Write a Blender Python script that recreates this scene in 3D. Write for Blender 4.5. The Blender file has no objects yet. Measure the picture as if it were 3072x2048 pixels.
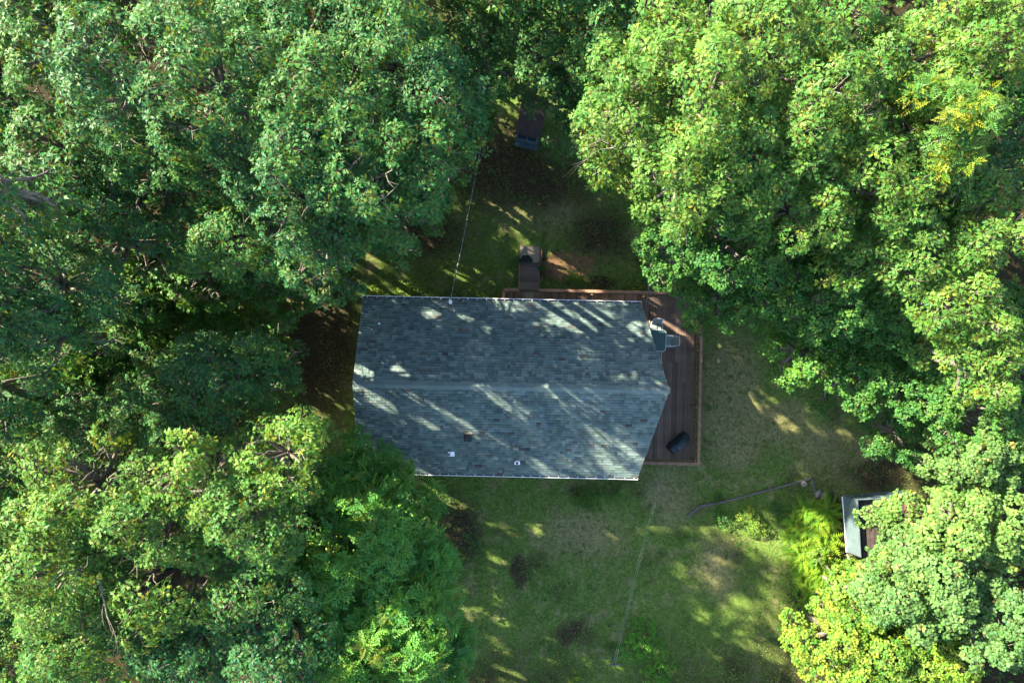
import bpy, bmesh, math, random
import numpy as np
from mathutils import Vector, Matrix

# ------------------------------------------------------------------ camera, sky, sun, exposure
sc = bpy.context.scene
C = sc.collection
H = 37.0                      # flying height of the camera above the lawn
F = 2048.0                    # focal length in photograph pixels (24 mm on a 36 mm wide frame)
cam_d = bpy.data.cameras.new('camera')
cam_d.lens = 24.0
cam_d.sensor_width = 36.0
cam_d.clip_end = 500.0
cam = bpy.data.objects.new('camera', cam_d)
cam.location = (0, 0, H)
C.objects.link(cam)
sc.camera = cam

SUN_EL = math.radians(28.5)
SUN_AZ = math.radians(-59.0)  # clockwise from +Y: the upper left of the picture
sun_dir = Vector((math.sin(SUN_AZ) * math.cos(SUN_EL), math.cos(SUN_AZ) * math.cos(SUN_EL), math.sin(SUN_EL)))
world = bpy.data.worlds.new('World')
sc.world = world
world.use_nodes = True
wn = world.node_tree
bg = wn.nodes['Background']
sky = wn.nodes.new('ShaderNodeTexSky')
sky.sky_type = 'NISHITA'
sky.sun_disc = False
sky.sun_elevation = SUN_EL
sky.sun_rotation = SUN_AZ % (2 * math.pi)
wn.links.new(sky.outputs[0], bg.inputs[0])
bg.inputs[1].default_value = 0.075
sun_d = bpy.data.lights.new('sun', 'SUN')
sun_d.energy = 5.0
sun_d.angle = math.radians(0.53)
sun_d.color = (1.0, 0.89, 0.68)
sun = bpy.data.objects.new('sun', sun_d)
sun.rotation_euler = sun_dir.to_track_quat('Z', 'Y').to_euler()
sun.location = (-20, 12, 30)
C.objects.link(sun)
sc.view_settings.view_transform = 'Standard'
sc.view_settings.look = 'None'
sc.view_settings.gamma = 1.0
sc.view_settings.exposure = 2.98
sc.view_settings.use_curve_mapping = False
sc.render.engine = 'CYCLES'
cy = sc.cycles
cy.max_bounces = 4
cy.diffuse_bounces = 2
cy.glossy_bounces = 1
cy.transmission_bounces = 2
cy.adaptive_threshold = 0.012
cy.use_denoising = True
cy.transparent_max_bounces = 4
cy.caustics_reflective = False
cy.caustics_refractive = False

R = random.Random(7)
rng = np.random.default_rng(11)

def at(px, py, z=0.0):
    """photograph pixel + height -> point of the place"""
    k = (H - z) / F
    return Vector(((px - 1536.0) * k, (1024.0 - py) * k, z))

# ------------------------------------------------------------------ materials
def mat(name, color=(.5, .5, .5), rough=.7, spec=.3, metallic=0.0):
    m = bpy.data.materials.new(name)
    m.use_nodes = True
    b = m.node_tree.nodes['Principled BSDF']
    b.inputs['Base Color'].default_value = (*color, 1)
    b.inputs['Roughness'].default_value = rough
    b.inputs['Specular IOR Level'].default_value = spec
    b.inputs['Metallic'].default_value = metallic
    return m

def nd(m, kind, **kw):
    n = m.node_tree.nodes.new(kind)
    for k, v in kw.items():
        setattr(n, k, v)
    return n

def lk(m, a, b):
    m.node_tree.links.new(a, b)

def noise(m, scale, detail=4, rough=.6, coord='Object', stretch=None):
    tc = nd(m, 'ShaderNodeTexCoord')
    n = nd(m, 'ShaderNodeTexNoise')
    n.inputs['Scale'].default_value = scale
    n.inputs['Detail'].default_value = detail
    n.inputs['Roughness'].default_value = rough
    if stretch:
        mp = nd(m, 'ShaderNodeMapping')
        mp.inputs['Scale'].default_value = stretch
        lk(m, tc.outputs[coord], mp.inputs[0])
        lk(m, mp.outputs[0], n.inputs['Vector'])
    else:
        lk(m, tc.outputs[coord], n.inputs['Vector'])
    return n

def ramp(m, src, stops):
    r = nd(m, 'ShaderNodeValToRGB')
    cr = r.color_ramp
    while len(cr.elements) < len(stops):
        cr.elements.new(.5)
    for e, (p, c) in zip(cr.elements, stops):
        e.position = p
        e.color = (*c, 1) if len(c) == 3 else c
    lk(m, src, r.inputs[0])
    return r

def mix(m, fac, a, b, blend='MIX'):
    x = nd(m, 'ShaderNodeMix', data_type='RGBA', blend_type=blend)
    for s, v in ((0, fac), (6, a), (7, b)):
        if hasattr(v, 'is_linked') or hasattr(v, 'links'):
            lk(m, v, x.inputs[s])
        elif isinstance(v, (int, float)):
            x.inputs[s].default_value = v
        else:
            x.inputs[s].default_value = (*v, 1)
    return x.outputs[2]

def bsdf(m):
    return m.node_tree.nodes['Principled BSDF']

def bump(m, src, strength=.3, dist=.02):
    b = nd(m, 'ShaderNodeBump')
    b.inputs['Strength'].default_value = strength
    b.inputs['Distance'].default_value = dist
    lk(m, src, b.inputs['Height'])
    lk(m, b.outputs[0], bsdf(m).inputs['Normal'])

def leaf_mat(name, trans=.3, rough=.45, spec=.10, boost=(2.8, 1.75, .5)):
    m = mat(name, rough=rough, spec=spec)
    a = nd(m, 'ShaderNodeAttribute', attribute_name='Col')
    oi = nd(m, 'ShaderNodeObjectInfo')
    tint = ramp(m, oi.outputs['Random'], [(0, (.76, .90, 1.0)), (.5, (.95, 1.0, .97)), (1, (1.10, 1.10, .90))])
    lc = mix(m, 1.0, a.outputs['Color'], tint.outputs[0], 'MULTIPLY')
    lk(m, lc, bsdf(m).inputs['Base Color'])
    t = nd(m, 'ShaderNodeBsdfTranslucent')
    c = mix(m, 1.0, lc, boost, 'MULTIPLY')
    lk(m, c, t.inputs[0])
    ms = nd(m, 'ShaderNodeMixShader')
    ms.inputs[0].default_value = trans
    lk(m, bsdf(m).outputs[0], ms.inputs[1])
    lk(m, t.outputs[0], ms.inputs[2])
    lk(m, ms.outputs[0], m.node_tree.nodes['Material Output'].inputs[0])
    return m

def wood_mat(name, c1, c2, stretch=(2, 40, 40), scale=1.0, rough=.75, rand=.35):
    m = mat(name, rough=rough, spec=.25)
    n = noise(m, scale, 5, .65, 'Object', stretch)
    r = ramp(m, n.outputs[0], [(.3, c1), (.72, c2)])
    oi = nd(m, 'ShaderNodeObjectInfo')
    mr = nd(m, 'ShaderNodeMapRange')
    mr.inputs[3].default_value = 1 - rand
    mr.inputs[4].default_value = 1 + rand
    lk(m, oi.outputs['Random'], mr.inputs[0])
    cc = nd(m, 'ShaderNodeCombineColor')
    for i in range(3):
        lk(m, mr.outputs[0], cc.inputs[i])
    lk(m, mix(m, 1.0, r.outputs[0], cc.outputs[0], 'MULTIPLY'), bsdf(m).inputs['Base Color'])
    bump(m, n.outputs[0], .35, .004)
    return m

M = {}
M['oak_leaf'] = leaf_mat('oak_leaf')
M['soft_leaf'] = leaf_mat('soft_leaf', trans=.33, rough=.45, spec=.10, boost=(2.2, 1.6, .5))
M['fern_leaf'] = leaf_mat('fern_leaf', trans=.35, rough=.6, spec=.2, boost=(1.6, 1.5, .5))
M['grass'] = leaf_mat('grass_blades', trans=.25, rough=.7, spec=.15)
M['litter'] = leaf_mat('leaf_litter', trans=.1, rough=.8, spec=.15, boost=(1.2, 1, .7))

def bark_mat(name, c1, c2):
    m = mat(name, rough=.9, spec=.15)
    n = noise(m, 3.0, 6, .7, 'Object', (3, 3, .7))
    r = ramp(m, n.outputs[0], [(.35, c1), (.65, c2)])
    lk(m, r.outputs[0], bsdf(m).inputs['Base Color'])
    bump(m, n.outputs[0], .6, .03)
    return m
M['bark'] = bark_mat('grey_bark', (.05, .042, .034), (.17, .15, .125))
M['dead_bark'] = bark_mat('bleached_bark', (.11, .095, .08), (.27, .24, .205))

# ground: worn lawn, dry patches, bare earth, forest litter
def ground_mat():
    m = mat('lawn_and_forest_floor', rough=.95, spec=.1)
    tc = nd(m, 'ShaderNodeTexCoord')
    big = noise(m, .32, 5, .62)
    mid = noise(m, 1.1, 6, .65)
    fine = noise(m, 14., 5, .75)
    speck = noise(m, 45., 3, .7)
    tuft = noise(m, 5.5, 4, .7)
    grass = ramp(m, fine.outputs[0], [(.3, (.038, .068, .014)), (.52, (.080, .132, .026)), (.72, (.155, .205, .050))]).outputs[0]
    dry = ramp(m, fine.outputs[0], [(.3, (.085, .088, .034)), (.5, (.158, .150, .066)), (.72, (.24, .22, .115))]).outputs[0]
    earth = ramp(m, fine.outputs[0], [(.3, (.018, .014, .008)), (.5, (.040, .031, .017)), (.75, (.095, .07, .042))]).outputs[0]
    mulch = ramp(m, fine.outputs[0], [(.3, (.10, .055, .03)), (.5, (.19, .11, .06)), (.75, (.32, .20, .12))]).outputs[0]
    def spot(x, y, rx, ry, soft=.5):
        """soft irregular patch of worn ground around a place on the lawn"""
        mp = nd(m, 'ShaderNodeMapping', vector_type='TEXTURE')
        mp.inputs['Location'].default_value = (x, y, 0)
        mp.inputs['Scale'].default_value = (rx, ry, 1)
        w = nd(m, 'ShaderNodeVectorMath', operation='ADD')
        wv = nd(m, 'ShaderNodeVectorMath', operation='MULTIPLY_ADD')
        lk(m, mid.outputs['Color'], wv.inputs[0])
        wv.inputs[1].default_value = (1.6, 1.6, 0)
        wv.inputs[2].default_value = (-.8, -.8, 0)
        lk(m, tc.outputs['Object'], w.inputs[0])
        lk(m, wv.outputs[0], w.inputs[1])
        lk(m, w.outputs[0], mp.inputs[0])
        fl = nd(m, 'ShaderNodeVectorMath', operation='MULTIPLY')
        lk(m, mp.outputs[0], fl.inputs[0])
        fl.inputs[1].default_value = (1, 1, 0)
        ln = nd(m, 'ShaderNodeVectorMath', operation='LENGTH')
        lk(m, fl.outputs[0], ln.inputs[0])
        mr = nd(m, 'ShaderNodeMapRange', interpolation_type='SMOOTHSTEP')
        mr.inputs[1].default_value = 1.0 + soft
        mr.inputs[2].default_value = 1.0 - soft
        lk(m, ln.outputs[1 if len(ln.outputs) > 1 else 0], mr.inputs[0])
        return mr.outputs[0]
    dm = ramp(m, mid.outputs[0], [(.50, (0, 0, 0)), (.68, (1, 1, 1))]).outputs[0]
    col = mix(m, dm, grass, dry)
    em = ramp(m, big.outputs[0], [(.56, (0, 0, 0)), (.70, (1, 1, 1))]).outputs[0]
    col = mix(m, em, col, earth)
    for (px, py, rx, ry, what, s) in GROUND_SPOTS:
        p = at(px, py)
        col = mix(m, spot(p.x, p.y, rx, ry, s), col, {'dry': dry, 'earth': earth, 'grass': grass, 'mulch': mulch}[what])
    # forest floor all round the clearing
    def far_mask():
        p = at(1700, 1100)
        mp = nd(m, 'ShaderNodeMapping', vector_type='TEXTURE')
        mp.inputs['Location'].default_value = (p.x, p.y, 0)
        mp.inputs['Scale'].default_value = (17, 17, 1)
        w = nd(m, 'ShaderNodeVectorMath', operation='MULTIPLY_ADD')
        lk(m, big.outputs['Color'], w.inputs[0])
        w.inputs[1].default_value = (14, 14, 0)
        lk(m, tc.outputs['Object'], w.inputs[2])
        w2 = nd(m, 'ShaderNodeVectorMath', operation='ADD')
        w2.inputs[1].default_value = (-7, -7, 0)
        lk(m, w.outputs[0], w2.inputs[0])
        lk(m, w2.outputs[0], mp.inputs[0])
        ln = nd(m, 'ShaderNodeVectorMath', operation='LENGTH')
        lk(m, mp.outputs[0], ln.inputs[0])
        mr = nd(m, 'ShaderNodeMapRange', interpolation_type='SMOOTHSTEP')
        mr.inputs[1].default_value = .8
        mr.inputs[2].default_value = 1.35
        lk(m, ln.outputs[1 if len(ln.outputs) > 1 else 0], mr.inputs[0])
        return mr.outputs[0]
    col = mix(m, far_mask(), col, mix(m, 1.0, earth, (.55, .6, .5), 'MULTIPLY'))  # earth colour multiplied down here to deepen the shade between crowns
    sp = ramp(m, speck.outputs[0], [(.68, (1, 1, 1)), (.8, (1.5, 1.4, 1.2))]).outputs[0]
    col = mix(m, 1.0, col, sp, 'MULTIPLY')
    col = mix(m, 1.0, col, ramp(m, tuft.outputs[0], [(.3, (.55, .58, .55)), (.5, (1, 1, 1)), (.7, (1.4, 1.38, 1.3))]).outputs[0], 'MULTIPLY')
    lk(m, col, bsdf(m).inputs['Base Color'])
    bump(m, fine.outputs[0], .6, .05)
    return m

GROUND_SPOTS = [
    (2190, 1180, 1.6, 3.2, 'dry', .5), (2330, 1270, 1.8, 1.2, 'dry', .5), (2560, 1400, 2.6, 1.2, 'dry', .6), (1640, 790, 1.5, .7, 'earth', .4),
    (2640, 1420, 1.8, .9, 'earth', .5),
    (1712, 795, 1.3, .75, 'mulch', .35), (1800, 850, .8, .3, 'earth', .5), (2200, 1330, 1.4, 1.6, 'dry', .5), (2480, 1330, 2.0, .9, 'dry', .6), (1500, 500, 2.6, 2.4, 'earth', .6), (1640, 620, 2.4, 1.2, 'dry', .7), (1600, 560, 3.0, 1.2, 'earth', .7), (1800, 700, 1.6, 1.2, 'earth', .6), (1380, 1600, 1.2, 1.8, 'earth', .5),
    (1560, 1710, .5, 1.0, 'earth', .5), (1720, 1900, 1.0, .7, 'earth', .5), (1250, 700, 2.6, 1.4, 'earth', .6), (960, 1000, 2.2, 5.0, 'earth', .5),
    (2150, 1700, 1.0, 1.8, 'dry', .6), (1960, 1950, 1.6, 1.6, 'grass', .5),
    (1800, 1520, 1.6, .9, 'grass', .5), (2250, 1560, 2.6, 1.0, 'grass', .5), (2130, 1880, 2.4, 1.4, 'grass', .5), (1750, 1600, 2.0, 1.3, 'dry', .7),
    (2010, 1480, 1.2, 1.6, 'dry', .7), (2500, 1600, .5, 2.2, 'earth', .4),
]
M['ground'] = ground_mat()

# shingles: colour of each piece from its own attribute
m = mat('asphalt_shingle', rough=.95, spec=.04)
a_ = nd(m, 'ShaderNodeAttribute', attribute_name='Col')
g_ = noise(m, 60, 3, .8)
s_ = noise(m, .55, 4, .6)
gr = ramp(m, g_.outputs[0], [(.3, (.72, .72, .72)), (.7, (1.25, 1.25, 1.25))]).outputs[0]
st = ramp(m, s_.outputs[0], [(.35, (.72, .76, .78)), (.62, (1.1, 1.08, 1.05))]).outputs[0]
cc_ = mix(m, 1.0, mix(m, 1.0, a_.outputs['Color'], gr, 'MULTIPLY'), st, 'MULTIPLY')
lk(m, cc_, bsdf(m).inputs['Base Color'])
bump(m, g_.outputs[0], .4, .006)
M['shingle'] = m
M['felt'] = mat('roof_underlay', (.03, .035, .04), .9, .1)
M['drip'] = mat('grey_drip_edge', (.22, .25, .26), .5, .4)
M['white_metal'] = mat('white_aluminium', (.72, .74, .76), .4, .5)
M['trough_dark'] = mat('gutter_trough', (.045, .045, .045), .9, .1)
M['black_plastic'] = mat('black_plastic', (.018, .022, .026), .55, .4)
M['pvc'] = mat('white_pvc', (.78, .82, .86), .45, .4)
M['siding'] = wood_mat('cream_siding', (.42, .40, .34), (.5, .48, .42), rand=.04)
M['glass'] = mat('window_glass', (.02, .03, .035), .06, .6)
M['deck'] = wood_mat('stained_deck_board', (.095, .063, .046), (.215, .148, .110), stretch=(40, 1.6, 40), rand=.35)
M['deck_new'] = wood_mat('fresh_deck_board', (.16, .13, .085), (.25, .215, .14), stretch=(40, 1.6, 40), rand=.1)
M['tread'] = wood_mat('weathered_tread', (.075, .056, .044), (.165, .125, .10), stretch=(1.6, 40, 40), rand=.4)
M['old_alu'] = mat('weathered_aluminium', (.2, .21, .2), .6, .3, .2)
M['rail'] = wood_mat('stained_rail', (.13, .066, .042), (.25, .14, .095), stretch=(30, 30, 3), rand=.15)
M['rail_x'] = wood_mat('stained_cap_rail', (.16, .085, .055), (.29, .165, .115), stretch=(4, 4, 30), rand=.15)
M['frame'] = mat('silver_powder_coat', (.58, .63, .63), .4, .4, .1)
M['sling'] = mat('grey_green_sling', (.17, .225, .22), .75, .3)
M['table_glass'] = mat('frosted_table_glass', (.045, .10, .095), .35, .4)
M['cover'] = mat('navy_vinyl_cover', (.009, .022, .032), .5, .4)
n_ = noise(M['cover'], 5, 3, .6)
bump(M['cover'], n_.outputs[0], .5, .05)
M['mat_green'] = mat('dark_green_rubber_mat', (.012, .022, .018), .85, .2)
M['blue_board'] = wood_mat('blue_grey_paint', (.06, .10, .125), (.11, .165, .20), stretch=(3, 30, 30), rand=.12)
M['brown_roof'] = wood_mat('brown_roofing', (.028, .022, .020), (.066, .05, .045), stretch=(5, 5, 5), rand=.1)
M['dark'] = mat('dark_opening', (.008, .009, .012), .8, .2)
M['timber'] = wood_mat('grey_landscape_timber', (.06, .055, .05), (.14, .13, .12), stretch=(3, 30, 30), rand=.2)
M['stone'] = mat('pale_stone', (.3, .27, .22), .85, .2)
n_ = noise(M['stone'], 4, 6, .7)
lk(M['stone'], ramp(M['stone'], n_.outputs[0], [(.3, (.085, .08, .07)), (.7, (.23, .21, .175))]).outputs[0], bsdf(M['stone']).inputs['Base Color'])
bump(M['stone'], n_.outputs[0], .5, .03)
M['sheet'] = mat('blue_grey_sheet_metal', (.30, .37, .40), .38, .5, .35)
n_ = noise(M['sheet'], 2.2, 5, .6)
lk(M['sheet'], ramp(M['sheet'], n_.outputs[0], [(.3, (.085, .125, .145)), (.7, (.125, .17, .19))]).outputs[0], bsdf(M['sheet']).inputs['Base Color'])
M['pane'] = mat('greenhouse_pane', (.06, .10, .11), .2, .4)
M['cable'] = mat('bare_aluminium_cable', (.28, .28, .26), .6, .3, .1)
M['line'] = mat('plastic_clothesline', (.2, .21, .19), .6, .3)
M['red_board'] = wood_mat('red_brown_plank', (.09, .045, .03), (.2, .1, .065), stretch=(40, 2, 40), rand=.25)
M['paver'] = mat('grey_paver', (.20, .175, .13), .9, .2)

# ------------------------------------------------------------------ mesh helpers
def mesh_np(name, v, tris, col=None, material=None, smooth=False):
    me = bpy.data.meshes.new(name)
    nv, nt = len(v), len(tris)
    k = tris.shape[1]
    me.vertices.add(nv)
    me.vertices.foreach_set('co', np.ascontiguousarray(v, dtype=np.float32).ravel())
    me.loops.add(nt * k)
    me.loops.foreach_set('vertex_index', np.ascontiguousarray(tris, dtype=np.int32).ravel())
    me.polygons.add(nt)
    me.polygons.foreach_set('loop_start', np.arange(0, nt * k, k, dtype=np.int32))
    me.polygons.foreach_set('loop_total', np.full(nt, k, dtype=np.int32))
    me.update(calc_edges=True)
    if col is not None:
        at_ = me.color_attributes.new('Col', 'FLOAT_COLOR', 'POINT')
        c4 = np.ones((nv, 4), dtype=np.float32)
        c4[:, :3] = col
        at_.data.foreach_set('color', c4.ravel())
    if smooth:
        me.polygons.foreach_set('use_smooth', np.ones(nt, dtype=bool))
    if material:
        me.materials.append(material)
    return me

def add(name, me, parent=None, loc=(0, 0, 0), rot=(0, 0, 0), scale=(1, 1, 1)):
    o = bpy.data.objects.new(name, me)
    o.location = loc
    o.rotation_euler = rot
    o.scale = scale
    if parent:
        o.parent = parent
    C.objects.link(o)
    return o

def empty(name, label, cat, loc=(0, 0, 0), rz=0, group=None):
    o = add(name, None, None, loc, (0, 0, rz))
    o.empty_display_size = .3
    return tag(o, label, cat, group)

def tag(o, label, cat, group=None, kind=None):
    o['label'] = label
    if cat:
        o['category'] = cat
    if group:
        o['group'] = group
    if kind:
        o['kind'] = kind
    return o

class MB:
    """collects boxes, tubes and polygons, then becomes one mesh"""
    def __init__(s):
        s.v, s.f = [], []
    def poly(s, pts):
        b = len(s.v)
        s.v += [tuple(p) for p in pts]
        s.f.append(tuple(range(b, b + len(pts))))
        return s
    def hull(s, bot, top):
        """prism between two loops of equal length, bot and top both counter-clockwise from above"""
        n = len(bot)
        b = len(s.v)
        s.v += [tuple(p) for p in bot] + [tuple(p) for p in top]
        s.f.append(tuple(b + n + i for i in range(n)))
        s.f.append(tuple(b + n - 1 - i for i in range(n)))
        for i in range(n):
            j = (i + 1) % n
            s.f.append((b + i, b + j, b + n + j, b + n + i))
        return s
    def box(s, x0, x1, y0, y1, z0, z1, mtx=None):
        bot = [Vector((x0, y0, z0)), Vector((x1, y0, z0)), Vector((x1, y1, z0)), Vector((x0, y1, z0))]
        top = [Vector((p.x, p.y, z1)) for p in bot]
        if mtx is not None:
            bot = [mtx @ p for p in bot]
            top = [mtx @ p for p in top]
        return s.hull(bot, top)
    def tube(s, pts, rad, n=6, cap=True):
        pts = [Vector(p) for p in pts]
        if not hasattr(rad, '__len__'):
            rad = [rad] * len(pts)
        b = len(s.v)
        up = None
        for i, p in enumerate(pts):
            d = (pts[min(i + 1, len(pts) - 1)] - pts[max(i - 1, 0)]).normalized()
            if up is None:
                up = d.orthogonal().normalized()
            else:
                up = (up - d * up.dot(d)).normalized()
            w = d.cross(up)
            for k in range(n):
                a = 2 * math.pi * k / n
                s.v.append(tuple(p + (up * math.cos(a) + w * math.sin(a)) * rad[i]))
        for i in range(len(pts) - 1):
            for k in range(n):
                k2 = (k + 1) % n
                s.f.append((b + i * n + k, b + i * n + k2, b + (i + 1) * n + k2, b + (i + 1) * n + k))
        if cap:
            s.f.append(tuple(b + n - 1 - k for k in range(n)))
            s.f.append(tuple(b + (len(pts) - 1) * n + k for k in range(n)))
        return s
    def mesh(s, name, material, smooth=False, bevel=0):
        me = bpy.data.meshes.new(name)
        me.from_pydata(s.v, [], s.f)
        if bevel:
            bm = bmesh.new()
            bm.from_mesh(me)
            bmesh.ops.bevel(bm, geom=list(bm.edges), offset=bevel, segments=1, affect='EDGES')
            bm.to_mesh(me)
            bm.free()
        if smooth:
            me.polygons.foreach_set('use_smooth', np.ones(len(me.polygons), dtype=bool))
        me.materials.append(material)
        me.update()
        return me
    def build(s, name, material, parent=None, smooth=False, bevel=0):
        return add(name, s.mesh(name, material, smooth, bevel), parent)

# ------------------------------------------------------------------ ground
gx, gy = 60, 60
xs = np.concatenate([np.linspace(-250, -32, 10)[:-1], np.linspace(-32, 32, 97), np.linspace(32, 250, 10)[1:]])
GX, GY = np.meshgrid(xs, xs, indexing='ij')
def ground_z(x, y):
    z = .05 * np.sin(x * .9 + 1.3) * np.sin(y * .8 + .4) + .03 * np.sin(x * 2.3 + y * 1.7)
    return z - .06
GZ = ground_z(GX, GY)
n = len(xs)
idx = np.arange(n * n).reshape(n, n)
quads = np.stack([idx[:-1, :-1], idx[1:, :-1], idx[1:, 1:], idx[:-1, 1:]], -1).reshape(-1, 4)
g = add('ground', mesh_np('ground', np.stack([GX, GY, GZ], -1).reshape(-1, 3), quads, None, M['ground'], True))
g['kind'] = 'structure'
g['label'] = 'worn shady lawn with dry patches and bare earth'

# ------------------------------------------------------------------ house
HR = math.radians(-1.2)
HC = Vector((-.575, -2.27, 0))
house = empty('house', 'single storey house with blue grey shingle roof and white gutters', 'house', HC, HR)
EZ, RZ, RY = 3.4, 5.2, .16          # eave height, ridge height, ridge offset
XL, XRE, XRR = -6.84, 6.84, 7.9     # left rake, right rake at the eave, right rake at the ridge (prow)
YT, YB = 4.26, -4.26
def roof_z(y):
    return EZ + (RZ - EZ) * ((YT - y) / (YT - RY) if y > RY else (y - YB) / (RY - YB))
def rake(y):
    t = (YT - y) / (YT - RY) if y > RY else (y - YB) / (RY - YB)
    return XRE + (XRR - XRE) * t
# walls
wl, wr, wb, wt = -6.45, 6.35, -3.85, 3.95
b = MB()
pent = [(wb, .25), (wt, .25), (wt, EZ - .22), (RY, RZ - .28), (wb, EZ - .22)]
b.poly([(wl, y, z) for y, z in reversed(pent)])
b.poly([(wr, y, z) for y, z in pent])
b.poly([(wl, wb, .25), (wr, wb, .25), (wr, wb, EZ - .22), (wl, wb, EZ - .22)])
b.poly([(wr, wt, .25), (wl, wt, .25), (wl, wt, EZ - .22), (wr, wt, EZ - .22)])
b.build('wall', M['siding'], house)
MB().box(wl + .05, wr - .05, wb + .05, wt - .05, -.3, .25).build('foundation', M['paver'], house)
def window(x0, x1, z0, z1, y, s):
    w = MB().box(x0, x1, min(y, y + s * .04), max(y, y + s * .04), z0, z1).build('window', M['white_metal'], house)
    xm = (x0 + x1) / 2
    for u0, u1 in ((x0 + .06, xm - .03), (xm + .03, x1 - .06)):
        MB().box(u0, u1, min(y + s * .035, y + s * .055), max(y + s * .035, y + s * .055), z0 + .07, z1 - .07).build('pane', M['glass'], w)
for x in (-5.2, -2.2, 4.0):
    window(x, x + 1.3, 1.7, 2.8, wt, 1)
for x in (-5.0, -1.0, 3.2):
    window(x, x + 1.3, 1.7, 2.8, wb, -1)
d_ = MB().box(.95, 1.85, wt, wt + .05, .93, 2.95).build('door', M['white_metal'], house)
MB().box(1.72, 1.78, wt + .05, wt + .1, 1.85, 1.95).build('handle', M['black_plastic'], d_)
d_ = MB().box(wr, wr + .05, -.9, .9, .93, 2.95).build('sliding_door', M['white_metal'], house)
for y in (-.82, .06):
    MB().box(wr + .03, wr + .06, y, y + .76, 1.05, 2.85).build('pane', M['glass'], d_)
# roof deck
b = MB()
th = .12
for s in (1, -1):
    ye = YT if s > 0 else YB
    q = [(XL, ye, EZ), (XRE, ye, EZ), (XRR, RY, RZ), (XL, RY, RZ)]
    if s > 0:
        q = [q[1], q[0], q[3], q[2]]
    b.hull([(x, y, z - th) for x, y, z in q], [(x, y, z - .004) for x, y, z in q])
roof = b.build('roof', M['felt'], house)
roof['label'] = 'gable roof of slate blue asphalt shingles'
# fascia / rake trim
for s in (1, -1):
    ye = YT if s > 0 else YB
    for xe, xr, dx in ((XL, XL, -.018), (XRE, XRR, .018)):
        p = [(xe, ye), (xr, RY)]
        bot = [(xe, ye, EZ - .2), (xe + dx, ye, EZ - .2), (xr + dx, RY, RZ - .2), (xr, RY, RZ - .2)]
        top = [(x, y, z + .212) for x, y, z in bot]
        MB().hull(bot, top).build('rake_board', M['drip'], roof)

# shingles
SH_COL = [(.116, .162, .154), (.128, .174, .164), (.142, .187, .176), (.100, .144, .140), (.130, .182, .160), (.160, .202, .188),
          (.118, .158, .162), (.108, .164, .148), (.136, .172, .168)]
SH_ODD = [(.115, .105, .092), (.10, .088, .082)]
def slope_frame(s):
    ye = YT if s > 0 else YB
    run = abs(ye - RY)
    L = math.hypot(run, RZ - EZ)
    u = Vector((0, (RY - ye) / L, (RZ - EZ) / L))       # up the slope
    nrm = Vector((0, -u.z * (1 if u.y < 0 else -1), abs(u.y)))
    nrm = Vector((0, (u.z if s > 0 else -u.z), abs(u.y)))
    return Vector((0, ye, EZ)), u, nrm, L
EXPO = .142
single = []     # the shingles near the ridge, each its own piece
for s in (1, -1):
    o0, u, nrm, L = slope_frame(s)
    vs, fs, cs = [], [], []
    ncourse = int((L - .05) / EXPO)
    for c in range(ncourse):
        d0 = c * EXPO - .02
        d1 = d0 + EXPO + .05
        x = XL - .015 - R.random() * .3
        while x < XRR + .1:
            w = R.choice([.14, .18, .22, .26, .3, .34]) * R.uniform(.9, 1.1)
            t0 = R.choice([.016, .019, .025, .028])
            colr = R.choice(SH_ODD) if R.random() < .018 else R.choice(SH_COL)
            f = R.uniform(.74, 1.28)
            colr = tuple(k * f for k in colr)
            x0, x1 = max(x, XL - .015), x + w - .004
            y_mid = (o0 + u * (d0 + EXPO * .5)).y
            lim = rake(y_mid) + .02
            if x1 > XL and x0 < lim - .02:
                if c >= ncourse - 5 and x0 > XL and x1 < lim - .3 and len(single) < (150 if s > 0 else 300):
                    single.append((s, x0, x1, d0, d1, t0, colr))
                else:
                    lo = [o0 + u * d0, o0 + u * d1]
                    bnd0, bnd1 = rake(lo[0].y) + .015, rake(min(lo[1].y, 99)) + .015
                    P = []
                    for (xx, dd, tt, bd) in ((x0, d0, t0, bnd0), (x1, d0, t0, bnd0), (x1, d1, .002, bnd1), (x0, d1, .002, bnd1)):
                        P.append(o0 + u * dd + nrm * tt + Vector((min(xx, bd), 0, 0)))
                    Q = [P[0] - nrm * t0, P[1] - nrm * t0]
                    bi = len(vs)
                    vs += [tuple(p) for p in P + Q]
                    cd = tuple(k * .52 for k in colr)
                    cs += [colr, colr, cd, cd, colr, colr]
                    top = (0, 1, 2, 3)
                    front = (4, 5, 1, 0)
                    side1, side2 = (5, 2, 1), (4, 0, 3)
                    if s > 0:
                        top, front, side1, side2 = top[::-1], front[::-1], side1[::-1], side2[::-1]
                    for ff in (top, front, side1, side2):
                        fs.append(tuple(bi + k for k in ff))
            x += w
    me = bpy.data.meshes.new('shingle_field')
    me.from_pydata(vs, [], fs)
    ca = me.color_attributes.new('Col', 'FLOAT_COLOR', 'POINT')
    ca.data.foreach_set('color', np.concatenate([np.array(cs, dtype=np.float32), np.ones((len(cs), 1), np.float32)], 1).ravel())
    me.materials.append(M['shingle'])
    o = add('shingle_field', me, roof)
    o['kind'] = 'stuff'
variants = {}
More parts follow.
